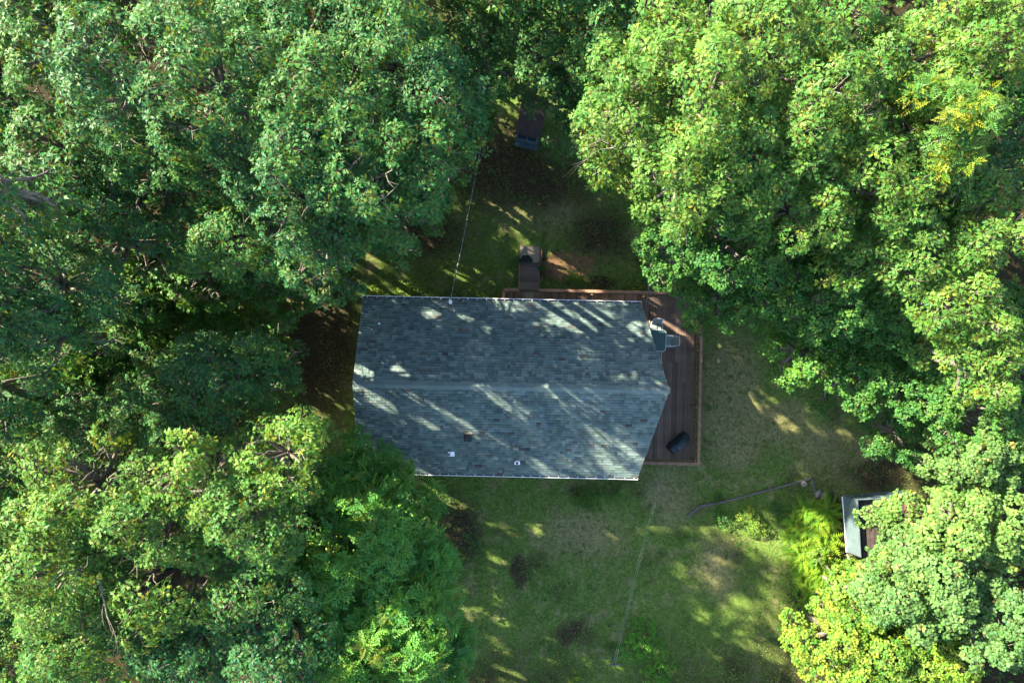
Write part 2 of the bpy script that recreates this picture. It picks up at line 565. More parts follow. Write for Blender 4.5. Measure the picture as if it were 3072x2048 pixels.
for (s, x0, x1, d0, d1, t0, colr) in single:
    o0, u, nrm, L = slope_frame(s)
    wq = round((x1 - x0) / .04) * .04
    key = (s, wq, R.randrange(4))
    if key not in variants:
        h = d1 - d0
        P = [Vector((0, 0, 0)) + nrm * t0, Vector((wq - .004, 0, 0)) + nrm * t0, Vector((wq - .004, 0, 0)) + u * h + nrm * .002, u * h + nrm * .002]
        Q = [P[0] - nrm * t0, P[1] - nrm * t0]
        fcs = [(0, 1, 2, 3), (4, 5, 1, 0), (5, 2, 1), (4, 0, 3)]
        if s > 0:
            fcs = [f[::-1] for f in fcs]
        me = bpy.data.meshes.new('shingle')
        me.from_pydata([tuple(p) for p in P + Q], [], fcs)
        ca = me.color_attributes.new('Col', 'FLOAT_COLOR', 'POINT')
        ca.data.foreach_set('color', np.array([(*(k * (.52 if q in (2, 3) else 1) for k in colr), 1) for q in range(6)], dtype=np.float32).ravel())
        me.materials.append(M['shingle'])
        variants[key] = me
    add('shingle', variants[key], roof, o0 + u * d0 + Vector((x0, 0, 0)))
# ridge caps
cap_me = []
for k in range(5):
    colr = R.choice([(.138, .182, .172), (.146, .190, .180), (.130, .176, .168), (.152, .196, .184)])
    w, hh = .17, .25
    sl = (RZ - EZ) / (YT - RY)
    v = []
    for x, e in ((0, .032), (hh + .03, .02)):
        v += [(x, -w, -w * sl + e), (x, 0, e + .012), (x, w, -w * sl + e)]
    v += [(0, -w, -w * sl), (0, 0, 0), (0, w, -w * sl)]
    f = [(0, 3, 4, 1), (1, 4, 5, 2), (6, 0, 1, 7), (7, 1, 2, 8)]
    me = bpy.data.meshes.new('ridge_cap')
    me.from_pydata(v, [], f)
    ca = me.color_attributes.new('Col', 'FLOAT_COLOR', 'POINT')
    ca.data.foreach_set('color', np.array([(*colr, 1)] * 9, dtype=np.float32).ravel())
    me.materials.append(M['shingle'])
    cap_me.append(me)
x = XL - .01
while x < XRR - .2:
    add('ridge_cap', R.choice(cap_me), roof, (x, RY, RZ))
    x += .25
# gutters
for s in (1, -1):
    ye = YT if s > 0 else YB
    y0, y1 = ye + s * .004, ye + s * .13
    zt = EZ - .03
    b = MB()
    def bx(x0, x1, ya, yb, z0, z1):
        b.box(x0, x1, min(ya, yb), max(ya, yb), z0, z1)
    bx(XL - .02, XRE + .02, y1 - s * .03, y1, zt - .012, zt + .014)     # rolled lip
    bx(XL - .02, XRE + .02, y1 - s * .012, y1 - s * .003, zt - .12, zt - .012)
    bx(XL - .02, XRE + .02, y0, y1 - s * .003, zt - .13, zt - .12)
    bx(XL - .03, XL - .02, y0, y1, zt - .13, zt + .012)
    bx(XRE + .02, XRE + .03, y0, y1, zt - .13, zt + .012)
    gut = b.build('gutter', M['white_metal'], house)
    gut['label'] = 'white gutter along the ' + ('eave above the steps' if s > 0 else 'eave above the back lawn')
    dm_ = MB().box(XL - .018, XRE + .018, min(y0, y1 - s * .014), max(y0, y1 - s * .014), zt - .119, zt - .06).build('trough_slab', M['trough_dark'], gut)  # dark slab along the bottom of the trough
    hm = MB().box(-.014, .014, min(-s * .02, s * .11), max(-s * .02, s * .11), 0, .012).mesh('hanger', M['white_metal'])
    x = XL + .2
    while x < XRE:
        add('hanger', hm, gut, (x, y0, zt + .002))
        x += R.uniform(.39, .50)
# roof fittings (placed from the roof plane)
def on_roof(px, py):
    """house-local point of the roof under a pixel"""
    z = 4.3
    for _ in range(8):
        w = at(px, py, z)
        l = Matrix.Rotation(-HR, 4, 'Z') @ (w - HC)
        z = roof_z(l.y)
    return Vector((l.x, l.y, z))
sl_a = math.atan2(RZ - EZ, YT - RY)
def tilt(y):
    return Matrix.Rotation(-sl_a if y > RY else sl_a, 4, 'X')
p = on_roof(1403, 1312)
mt = Matrix.Translation(p) @ tilt(p.y)
v_ = MB().box(-.19, .19, -.2, .2, .02, .03, mt).build('roof_vent', M['black_plastic'], house)
bot = [Vector((x, y, .03)) for x, y in ((-.15, -.16), (.15, -.16), (.15, .16), (-.15, .16))]
top = [Vector((x * .8, y * .8, .14)) for x, y, z in bot]
MB().hull([mt @ q for q in bot], [mt @ q for q in top]).build('vent_hood', M['black_plastic'], v_)
p = on_roof(1408, 1298)
MB().box(-.16, .16, -.04, .04, .022, .05, Matrix.Translation(p) @ tilt(p.y)).build('leaf_drift', M['stone'], v_)
for (px, py, sh) in ((1350, 1361, 0), (1552, 1386, 1)):
    p = on_roof(px, py)
    mt = Matrix.Translation(p) @ tilt(p.y)
    if sh:
        b = MB().poly([mt @ Vector(q) for q in ((-.14, -.12, .03), (.14, -.12, .03), (.12, .06, .03), (-.02, .14, .03), (-.12, .06, .03))])
    else:
        b = MB().box(-.1, .22, -.12, .14, .024, .034, mt)
    fl = b.build('vent_flashing', M['pvc'], house)
    b = MB().tube([p + Vector((-.02, .02, 0)), p + Vector((-.02, .02, .42))], .062, 12, False)
    b.tube([p + Vector((-.02, .02, .419)), p + Vector((-.02, .02, .1))], .047, 12, False)
    b.build('vent_pipe', M['pvc'], fl, True)
    MB().tube([p + Vector((-.02, .02, .2)), p + Vector((-.02, .02, .3))], .046, 10).build('pipe_bore', M['dark'], fl)
# white scrap high on the left of the roof
p = on_roof(1138, 972)
tag(MB().box(-.05, .05, -.04, .05, .03, .06, Matrix.Translation(p) @ tilt(p.y)).build('roof_bracket', M['pvc'], house), 'tiny white bracket near the left end of the roof', None)
# service mast with weatherhead and drip loops
p = on_roof(1356, 912)
mast = MB().tube([p - Vector((0, 0, 1.2)), p + Vector((0, 0, .8))], .035, 10).build('service_mast', M['cable'], house, True)
b = MB()
b.tube([p + Vector((0, 0, .78)), p + Vector((0, .02, .9)), p + Vector((0, .09, .95)), p + Vector((0, .16, .9))], [.05, .085, .08, .05], 10)
b.build('weatherhead', M['pvc'], mast, True)
b = MB()
for k, (dx, dy) in enumerate(((-.32, -.1), (-.26, -.22), (.1, -.3))):
    q = p + Vector((0, .12, .88))
    b.tube([q, q + Vector((dx * .6, dy * .3, -.15)), q + Vector((dx, dy, -.35)), q + Vector((dx * .6 + .1, dy - .15, -.42)), q + Vector((.12 + dx * .2, dy * 1.0 - .22, -.36))], .014, 5)
b.build('drip_loop', M['line'], mast, True)

# ------------------------------------------------------------------ deck, steps, railing
DZ = .9
deck = empty('deck', 'brown stained wooden deck wrapping two sides of the house', 'deck', HC, HR)
DX0, DX1, DY0, DY1 = .08, 10.22, -3.78, 4.9
BW = .14
bm_long, bm_short = {}, {}
def board(x, y0, y1, new=False):
    key = (round(y0, 2), round(y1, 2), new)
    if key not in bm_long:
        bm_long[key] = MB().box(-BW / 2 + .007, BW / 2 - .007, y0, y1, DZ - .035, DZ).mesh('deck_board', M['deck_new' if new else 'deck'])
    add('deck_board', bm_long[key], deck, (x, 0, R.uniform(-.0015, .0015)))
x = DX0 + BW / 2
while x < DX1:
    if x < wr + .06:
        board(x, wt + .03, DY1, 1.22 < x < 1.56)
    else:
        ys = R.choice([-.9, .3, 1.4, 2.4])
        board(x, DY0, ys - .003)
        board(x, ys + .003, DY1)
    x += BW
# frame under the boards
b = MB()
b.box(DX0, DX1, DY1 - .045, DY1 - .005, DZ - .26, DZ - .037)
b.box(DX1 - .045, DX1 - .005, DY0, DY1 - .05, DZ - .26, DZ - .037)
b.box(wr + .1, DX1 - .05, DY0 + .005, DY0 + .045, DZ - .26, DZ - .037)
b.box(DX0 + .005, DX0 + .045, wt + .05, DY1 - .05, DZ - .26, DZ - .037)
b.build('rim_joist', M['rail'], deck)
for (x, y) in ((DX1 - .1, DY0 + .1), (DX1 - .1, -.9), (DX1 - .1, 2.0), (DX1 - .1, DY1 - .1), (7.4, DY1 - .1), (4.6, DY1 - .1), (2.0, DY1 - .1), (.8, DY1 - .1), (DX0 + .1, DY1 - .1), (7.0, DY0 + .1)):
    MB().box(x - .045, x + .045, y - .045, y + .045, -.2, DZ + .88).build('post', M['rail'], deck)
# rails: cap, under rail, balusters
RT = DZ + .92
def rail_run(x0, y0, x1, y1):
    dx, dy = x1 - x0, y1 - y0
    Ln = math.hypot(dx, dy)
    ang = math.atan2(dy, dx)
    # cap in plank lengths
    npl = max(1, round(Ln / 3.0))
    for k in range(npl):
        o = MB().box(k * Ln / npl + .002, (k + 1) * Ln / npl - .002, -.075, .075, 0, .035).build('cap_rail', M['rail_x'], deck, bevel=.006)
        o.location = (x0, y0, RT)
        o.rotation_euler = (0, 0, ang)
    for z, nm in ((RT - .1, 'top_rail'), (DZ + .09, 'bottom_rail')):
        o = MB().box(.05, Ln - .05, -.02, .02, 0, .08).build(nm, M['rail'], deck)
        o.location = (x0, y0, z)
        o.rotation_euler = (0, 0, ang)
    nb = int(Ln / .135)
    for k in range(1, nb):
        t = k * Ln / nb
        add('baluster', BAL, deck, (x0 + dx * t / Ln, y0 + dy * t / Ln, 0), (0, 0, ang))
BAL = MB().box(-.018, .018, .021, .055, DZ + .06, RT - .005).mesh('baluster', M['rail'])
rx, ry, rb = DX1 + .05, DY1 + .05, DY0 - .05
rail_run(rx, rb - .075, rx, ry + .075)
rail_run(6.7, rb, rx - .08, rb)
rail_run(1.86, ry, rx - .08, ry)
rail_run(DX0 - .05, ry, .82, ry)
rail_run(DX0 - .05, wt + .1, DX0 - .05, ry - .08)
# steps down to the landing
SX0, SX1 = .85, 1.88
NS, RUN = 6, .265
for k in range(NS):
    z = DZ - (k + 1) * DZ / (NS + 1)
    y = DY1 + .02 + k * RUN
    for j in range(2):
        MB().box(SX0, SX1, y + .016 + j * .128, y + .016 + j * .128 + .112, z - .035, z).build('stair_tread', M['tread'], deck)
for x in (SX0 - .045, SX1 + .003):
    y1_ = DY1 + .03 + NS * RUN
    bot = [(x, DY1 + .002, DZ - .42), (x + .042, DY1 + .002, DZ - .42), (x + .042, y1_, -.08), (x, y1_, -.08)]
    top = [(x, DY1 + .002, DZ - .01), (x + .042, DY1 + .002, DZ - .01), (x + .042, y1_, .13), (x, y1_, .13)]
    MB().hull(bot, top).build('stringer', M['rail'], deck)
# landing
hm_ = Matrix.Translation(HC) @ Matrix.Rotation(HR, 4, 'Z')
def world_pt(lx, ly, z=0):
    return hm_ @ Vector((lx, ly, z))
ly0 = DY1 + .06 + NS * RUN
land = empty('landing', 'small paved landing with timber edge at the foot of the steps', 'landing', HC, HR)
for i in range(3):
    for j in range(2):
        MB().box(.86 + i * .36, .86 + i * .36 + .35, ly0 + j * .46, ly0 + j * .46 + .45, -.05, .03 + R.uniform(0, .012)).build('paver', M['paver'], land, bevel=.008)
MB().box(1.97, 2.06, ly0 - .1, ly0 + .95, -.05, .1).build('timber_edge', M['red_board'], land)
# half round door mat
mt_ = MB()
ring = [Vector((.36 * math.cos(a), .40 * math.sin(a), 0)) for a in np.linspace(0, math.pi, 15)]
bot = [world_pt(1.2 + q.x, ly0 + .03 + q.y, .046) for q in ring]
top = [q + Vector((0, 0, .018)) for q in bot]
tag(mt_.hull(bot, top).build('door_mat', M['mat_green']), 'half round dark green mat at the foot of the steps', 'mat')

# ------------------------------------------------------------------ patio furniture
def rounded_rect(hx, hy, r, n=6):
    pts = []
    for cx, cy_, a0 in ((hx - r, hy - r, 0), (-hx + r, hy - r, 90), (-hx + r, -hy + r, 180), (hx - r, -hy + r, 270)):
        for k in range(n + 1):
            a = math.radians(a0 + 90 * k / n)
            pts.append(Vector((cx + r * math.cos(a), cy_ + r * math.sin(a), 0)))
    return pts
tp = at(1966, 1021, DZ + .72)
table = empty('patio_table', 'square glass patio table with silver rim on the deck', 'table', (tp.x, tp.y, DZ), math.radians(-2))
rr = rounded_rect(.55, .55, .17)
MB().hull([q + Vector((0, 0, .705)) for q in rounded_rect(.535, .535, .16)], [q + Vector((0, 0, .715)) for q in rounded_rect(.535, .535, .16)]).build('table_top', M['table_glass'], table)
MB().tube([q + Vector((0, 0, .71)) for q in rr] + [rr[0] + Vector((0, 0, .71))], .017, 8, False).build('rim', M['frame'], table, True)
for sx in (1, -1):
    for sy in (1, -1):
        MB().tube([(sx * .49, sy * .49, .70), (sx * .34, sy * .34, .67), (sx * .42, sy * .42, .3), (sx * .5, sy * .5, .012)], .016, 8).build('leg', M['frame'], table, True)
MB().tube([(0, 0, .716), (0, 0, .728)], .03, 10).build('parasol_cap', M['black_plastic'], table)
def chair(px, py, rz, label):
    p = at(px, py, DZ + .45)
    c = empty('patio_chair', label, 'chair', (p.x, p.y, DZ), rz, 'sling chairs round the patio table')
    # faces +Y; back at -Y
    seat = [(-.24, .25, .44), (.24, .25, .44), (.24, -.2, .40), (-.24, -.2, .40)]
    b = MB()
    b.hull([(x, y, z - .008) for x, y, z in seat[::-1]], [(x, y, z) for x, y, z in seat[::-1]])
    b.build('seat', M['sling'], c)
    b = MB()
    back = [(-.24, -.21, .41), (.24, -.21, .41), (.23, -.46, .98), (-.23, -.46, .98)]
    b.hull([(x, y - .008, z - .004) for x, y, z in back], [(x, y, z) for x, y, z in back])
    b.build('backrest', M['sling'], c)
    for s in (-1, 1):
        MB().tube([(s * .25, .27, .43), (s * .255, 0, .415), (s * .25, -.2, .405), (s * .245, -.34, .7), (s * .235, -.47, 1.0)], .013, 7).build('side_frame', M['frame'], c, True)
        MB().tube([(s * .27, .29, .012), (s * .29, .26, .35), (s * .295, .2, .62), (s * .3, .05, .655), (s * .295, -.2, .64), (s * .27, -.36, .62)], .014, 7).build('armrest', M['frame'], c, True)
        MB().tube([(s * .255, 0, .41), (s * .28, -.25, .2), (s * .3, -.42, .012)], .013, 7).build('leg', M['frame'], c, True)
    MB().tube([(-.235, -.475, 1.0), (.235, -.475, 1.0)], .013, 7).build('top_bar', M['frame'], c, True)
    return c
chair(2004, 1022, math.radians(88), 'grey sling chair on the deck tucked against the table side facing the railing')
chair(1968, 984, math.radians(176), 'grey sling chair pushed in at the table side nearest the steps')
chair(1964, 1062, math.radians(4), 'grey sling chair almost hidden under the roof edge beyond the table')

# covered grill
gp = at(2043, 1332, DZ + .9)
grill = empty('covered_grill', 'barbecue grill under a dark navy cover in the deck corner', 'grill', (gp.x, gp.y, DZ), math.radians(42))
grill.scale = (.86, .86, .92)
bm = bmesh.new()
prof = [(-.74, .55, .24), (-.72, .82, .25), (-.50, .87, .27), (-.40, .92, .29), (-.34, 1.12, .27), (-.1, 1.2, .26), (.14, 1.2, .26), (.36, 1.12, .27), (.42, .92, .29), (.52, .88, .26), (.71, .83, .24), (.74, .5, .22)]
rows = []
for (x, z, hw) in prof:
    row = []
    sec = [(-hw - .03, .12), (-hw - .015, z * .55), (-hw, z - .16), (-hw * .8, z - .04), (-hw * .3, z + .01), (hw * .3, z), (hw * .78, z - .05), (hw, z - .18), (hw + .02, z * .5), (hw + .03, .12)]
    for j, (y, zz) in enumerate(sec):
        row.append(bm.verts.new((x + R.uniform(-.012, .012), y + R.uniform(-.018, .018), zz + R.uniform(-.012, .012))))
    rows.append(row)
for a, b2 in zip(rows, rows[1:]):
    for j in range(len(a) - 1):
        bm.faces.new((a[j], b2[j], b2[j + 1], a[j + 1]))
bm.faces.new(rows[0])
bm.faces.new(rows[-1][::-1])
me = bpy.data.meshes.new('grill_cover')
bm.to_mesh(me)
bm.free()
me.materials.append(M['cover'])
me.polygons.foreach_set('use_smooth', np.ones(len(me.polygons), dtype=bool))
cov = add('grill_cover', me, grill)
sm = cov.modifiers.new('soft', 'SUBSURF')
sm.levels = sm.render_levels = 1
for x in (-.45, .45):
    for y in (-.2, .2):
        MB().tube([(x, y - .02, .06), (x, y + .02, .06)], .06, 12).build('wheel', M['black_plastic'], grill)
# gate ladder by the railing
lp = at(1942, 915, DZ + .5)
lad = empty('boarding_ladder', 'narrow pale metal ladder hooked over the deck railing near the roof corner', 'ladder', (lp.x, lp.y, DZ), HR)
for s in (-.07, .07):
    MB().tube([(s, -.75, .06), (s, .55, .88), (s, .72, 1.02)], .016, 7).build('side_rail', M['old_alu'], lad, True)
for k in range(8):
    t = .08 + k * .115
    y, z = -.75 + 1.3 * t, .06 + .82 * t
    MB().tube([(-.07, y, z), (.07, y, z)], .012, 6).build('rung', M['old_alu'], lad, True)
MB().tube([(-.07, .72, 1.02), (-.07, 1.02, 1.2), (-.03, 1.1, 1.22), (.45, 1.12, 1.22)], .016, 7).build('hook_bar', M['old_alu'], lad, True)

# ------------------------------------------------------------------ small blue shed under the trees
sp = at(1580, 432, 0)
hut = empty('garden_hutch', 'small blue grey wooden hutch with leaf littered brown roof under the trees', 'shed', (sp.x, sp.y, 0), math.radians(-13))
hw, hd, hh = .58, 1.9, 1.45
b = MB()
b.box(-hw, hw, .05, hd, 0, .62)
b.box(-hw, -hw + .1, .05, hd, .62, hh)
b.box(hw - .1, hw, .05, hd, .62, hh)
b.box(-hw + .1, hw - .1, hd - .1, hd, .62, hh)
b.build('wall', M['blue_board'], hut)
MB().box(-hw + .1, hw - .1, .3, hd - .1, .5, hh - .02).build('dark_inside', M['dark'], hut)
for x0, x1 in ((-hw, -hw + .09), (-.05, .05), (hw - .09, hw)):
    MB().box(x0, x1, 0, .048, .1, hh).build('front_post', M['blue_board'], hut)
for z0, z1 in ((.62, .72), (hh - .09, hh - .002), (.1, .2)):
    for x0, x1 in ((-hw + .092, -.052), (.052, hw - .092)):
        MB().box(x0, x1, .004, .046, z0, z1).build('front_rail', M['blue_board'], hut)
for x0, x1 in ((-hw + .092, -.052), (.052, hw - .092)):
    MB().box(x0, x1, .02, .044, .202, .618).build('door_panel', M['blue_board'], hut)
MB().box(-hw - .04, hw + .04, -.25, -.02, .02, .09).build('sill_plank', M['blue_board'], hut)
b = MB()
b.hull([(-hw - .08, -.02, hh), (hw + .08, -.02, hh), (hw + .08, hd + .1, hh + .16), (-hw - .08, hd + .1, hh + .16)],
       [(-hw - .08, -.02, hh + .05), (hw + .08, -.02, hh + .05), (hw + .08, hd + .1, hh + .21), (-hw - .08, hd + .1, hh + .21)])
b.build('roof', M['brown_roof'], hut)

# ------------------------------------------------------------------ lean-to shed at the right
shed = empty('lean_to_shed', 'low shed with sloping metal side, half hidden by a pale green tree', 'shed', (0, 0, 0))
def P(px, py, z):
    return at(px, py, z)
zl, zh = .75, 2.05
A, B2, Ct, D2 = P(2527, 1488, zl), P(2540, 1656, zl), P(2572, 1498, zh), P(2582, 1671, zh)
def slab(name, pts, t, material, parent):
    n = (pts[1] - pts[0]).cross(pts[2] - pts[0]).normalized()
    if n.z < 0:
        pts = pts[::-1]
        n = -n
    return MB().hull([q - n * t for q in pts], pts).build(name, material, parent)
slab('metal_side', [A, B2, D2, Ct], .04, M['sheet'], shed)
for k in range(1, 4):
    t = k / 4
    MB().tube([A.lerp(B2, t) + Vector((0, 0, .01)), Ct.lerp(D2, t) + Vector((0, 0, .01))], .014, 5).build('seam', M['sheet'], shed)
E, Ff = P(2706, 1473, zl), P(2756, 1490, zh)
# glazed end: frame bars and panes
npn = 4
for k in range(npn):
    t0, t1 = k / npn, (k + 1) / npn
    q = [A.lerp(E, t0 + .015), A.lerp(E, t1 - .015), Ct.lerp(Ff, t1 - .015), Ct.lerp(Ff, t0 + .015)]
    slab('pane', q, .012, M['pane'], shed)
for k in range(npn + 1):
    t = k / npn
    a0, a1 = A.lerp(E, t) + Vector((0, 0, .01)), Ct.lerp(Ff, t) + Vector((0, 0, .01))
    MB().tube([a0, a1], .03, 6).build('glazing_bar', M['sheet'], shed)
for a0, a1 in ((A, E), (Ct, Ff)):
    MB().tube([a0, a1], .035, 6).build('frame_rail', M['sheet'], shed)
MB().tube([A, B2], .03, 6).build('drip_edge', M['white_metal'], shed)
MB().tube([B2, D2], .035, 6).build('end_trim', M['black_plastic'], shed)
# walls and the plank roof just below the metal edge
zr = 1.72
c0, c1, c2, c3 = P(2578, 1500, zr), P(2590, 1690, zr), P(2772, 1690, zr), P(2766, 1494, zr)
npk = 14
for k in range(npk):
    t0, t1 = k / npk, (k + 1) / npk - .008
    q = [c0.lerp(c3, t0), c1.lerp(c2, t0), c1.lerp(c2, t1), c0.lerp(c3, t1)]
    slab('roof_plank', [v + Vector((0, 0, R.uniform(-.008, .008))) for v in q], .03, M['brown_roof' if k < 10 else 'red_board'], shed)
b = MB()
w4 = [P(2535, 1493, 0), P(2546, 1660, 0), P(2712, 1650, 0), P(2706, 1486, 0)]
zt4 = [.7, .7, 1.66, 1.66]
for i in range(4):
    j = (i + 1) % 4
    b.poly([w4[j], w4[i], Vector((w4[i].x, w4[i].y, zt4[i])), Vector((w4[j].x, w4[j].y, zt4[j]))])
b.build('wall', M['red_board'], shed)
# downspout / leaning pole
pa, pb = P(2541, 1662, .35), P(2567, 1722, .06)
tag(MB().tube([pa, pb], .05, 8).build('leaning_pole', M['stone'], None, True), 'pale round pole lying between the low shed and the yellow tree', 'pole')

# ------------------------------------------------------------------ edging timbers and stones
def timber(pts, label, w=.05, h=.06):
    for (p0, p1), lb in zip(zip(pts, pts[1:]), label):
        a, c = at(*p0), at(*p1)
        d = c - a
        o = MB().box(0, d.length, -w, w, -.12, h).build('edging_timber', M['timber'], None, bevel=.015)
        o.location = (a.x, a.y, 0)
        o.rotation_euler = (0, R.uniform(-.01, .01), math.atan2(d.y, d.x))
        tag(o, lb, 'timber', 'grey timbers edging the planting bed')
timber([(2062, 1548), (2098, 1518), (2172, 1504)], ['short grey edging timber at the far left end of the bed edge', 'thin grey edging timber second from the left end of the bed edge'], .07, .07)
timber([(2172, 1504), (2278, 1476), (2392, 1446), (2437, 1433)], ['long weathered edging timber in the middle of the bed edge', 'long weathered edging timber nearer the sunlit grass', 'short sunlit edging timber beside the round tan stone'])
timber([(2437, 1437), (2446, 1482)], ['short dark edging timber turning towards the grey stones'], .06)
def stone(px, py, r, label, zs=.6):
    p = at(px, py)
    bm = bmesh.new()
    bmesh.ops.create_icosphere(bm, subdivisions=3, radius=1)
    ph = [R.uniform(0, 6) for _ in range(6)]
    for v in bm.verts:
        c = v.co
        k = 1 + .12 * math.sin(2.1 * c.x + ph[0]) + .1 * math.sin(2.7 * c.y + ph[1]) + .08 * math.sin(4.5 * c.z + 3 * c.x + ph[2]) + .05 * math.sin(7 * c.y + ph[3])
        v.co = Vector((c.x * r * k * 1.1, c.y * r * k * .92, c.z * r * k * zs))
    me = bpy.data.meshes.new('stone')
    bm.to_mesh(me)
    bm.free()
    me.materials.append(M['stone'])
    me.polygons.foreach_set('use_smooth', np.ones(len(me.polygons), dtype=bool))
    o = add('stone', me, None, (p.x, p.y, r * zs * .35), (0, 0, R.uniform(0, 6)))
    tag(o, label, 'stone', 'stones along the planting bed')
stone(2411, 1451, .17, 'round tan stone beside the sunlit timber end')
stone(2454, 1480, .2, 'smooth grey stone beside the dark edging timber')
stone(2471, 1487, .17, 'mottled pale stone next to the smooth grey stone')
stone(2480, 1503, .13, 'small angular stone just below the mottled stone')
stone(2487, 1524, .18, 'flat brown stone at the top of the fern bed', .4)
stone(2490, 1546, .15, 'last flat stone in the row, beside the fern bed', .4)

# ------------------------------------------------------------------ cables
def cable(name, pts, r, material, label, cat, n=6):
    return tag(MB().tube(pts, r, n).build(name, material, None, True), label, cat)
ca = world_pt(*(on_roof(1356, 912) + Vector((0, .16, .9))))
cb = at(1462, 330, 6.2)
pts = [ca.lerp(cb, t) - Vector((0, 0, .9 * 4 * t * (1 - t) * .5)) for t in np.linspace(0, 1, 24)]
cable('service_cable', pts, .015, M['cable'], 'pale overhead power cable running from the roof to the trees', 'cable')
b = MB()
for k in range(3):
    tw = []
    for i, t in enumerate(np.linspace(0, 1, 160)):
        q = ca.lerp(cb, t) - Vector((0, 0, .9 * 4 * t * (1 - t) * .5))
        a = i * .9 + k * 2.1
        tw.append(q + Vector((.03 * math.cos(a), 0, .03 * math.sin(a))))
    if k < 2:
        b.tube(tw, .012, 4)
o = b.build('insulated_wire', M['black_plastic'], bpy.data.objects['service_cable'])
for k, (dx) in enumerate((0, .1)):
    la = at(1992, 1399, 1.8) + Vector((dx, 0, 0))
    lb_ = at(1840, 1990, 2.1) + Vector((dx, 0, 0))
    pts = [la.lerp(lb_, t) - Vector((0, 0, .25 * 4 * t * (1 - t))) for t in np.linspace(0, 1, 16)]
    cable('clothesline', pts, .0065, M['line'], ('left' if k == 0 else 'right') + ' one of the two clothesline wires above the back lawn', 'clothesline', 5)
lp2 = at(1841, 1990, 2.1)
MBp = MB().tube([(0, 0, -.2), (0, 0, 2.15)], .045, 8)
MBp.box(-.3, .4, -.03, .03, 2.06, 2.12)
o = MBp.build('clothesline_post', M['timber'], None)
o.location = (lp2.x + .04, lp2.y - .04, 0)
tag(o, 'slim wooden clothesline post among bright weeds at the bottom edge', 'post')

#LEAVES
# ------------------------------------------------------------------ leaves
def unit(a):
    return a / np.maximum(np.linalg.norm(a, axis=-1, keepdims=True), 1e-9)

# leaf templates: (verts x along, y across), triangles, droop, fold
def T_oak():
    v = [(0, 0), (.5, .10), (1.0, 0), (.5, -.10)]
    t = [(0, 3, 1), (1, 3, 2)]
    for sgn in (1, -1):
        for (a, b, tip) in (((.3, .055), (.66, .07), (.68, .25)),):
            i = len(v)
            v += [(a[0], sgn * a[1]), (b[0], sgn * b[1]), (tip[0], sgn * tip[1])]
            t.append((i, i + 1, i + 2) if sgn > 0 else (i, i + 2, i + 1))
    return np.array(v), np.array(t)
def T_oval(w=.22):
    v = [(0, 0), (.3, w * .95), (.68, w), (1, 0), (.68, -w), (.3, -w * .95)]
    return np.array(v), np.array([(0, 5, 1), (1, 5, 4), (1, 4, 2), (2, 4, 3)])
def T_round():
    v = [(0, 0), (.35, .30), (.8, .34), (1, 0), (.8, -.34), (.35, -.30)]
    return np.array(v), np.array([(0, 5, 1), (1, 5, 4), (1, 4, 2), (2, 4, 3)])
def T_whiteoak():
    v = [(0, 0), (.36, .2), (.5, .1), (.72, .3), (1, .1), (1, -.1), (.72, -.3), (.5, -.1), (.36, -.2)]
    return np.array(v), np.array([(0, 8, 1), (1, 8, 7), (1, 7, 2), (2, 7, 6), (2, 6, 3), (3, 6, 5), (3, 5, 4)])
def T_pinnate(nl=4):
    v, t = [], []
    for k in range(nl):
        x = .22 + k * .19
        for sgn in (1, -1):
            i = len(v)
            l = .30 * (1 - .12 * k)
            v += [(x, 0), (x + l * .40 - .05, sgn * (l * .42 + .05)), (x + l * .8, sgn * l * .95), (x + l * .62, sgn * l * .38)]
            t += [(i, i + 3, i + 1), (i + 1, i + 3, i + 2)] if sgn > 0 else [(i, i + 1, i + 3), (i + 1, i + 2, i + 3)]
    i = len(v)
    v += [(.86, 0), (1.0, .08), (1.18, 0), (1.0, -.08)]
    t += [(i, i + 3, i + 1), (i + 1, i + 3, i + 2)]
    return np.array(v), np.array(t)

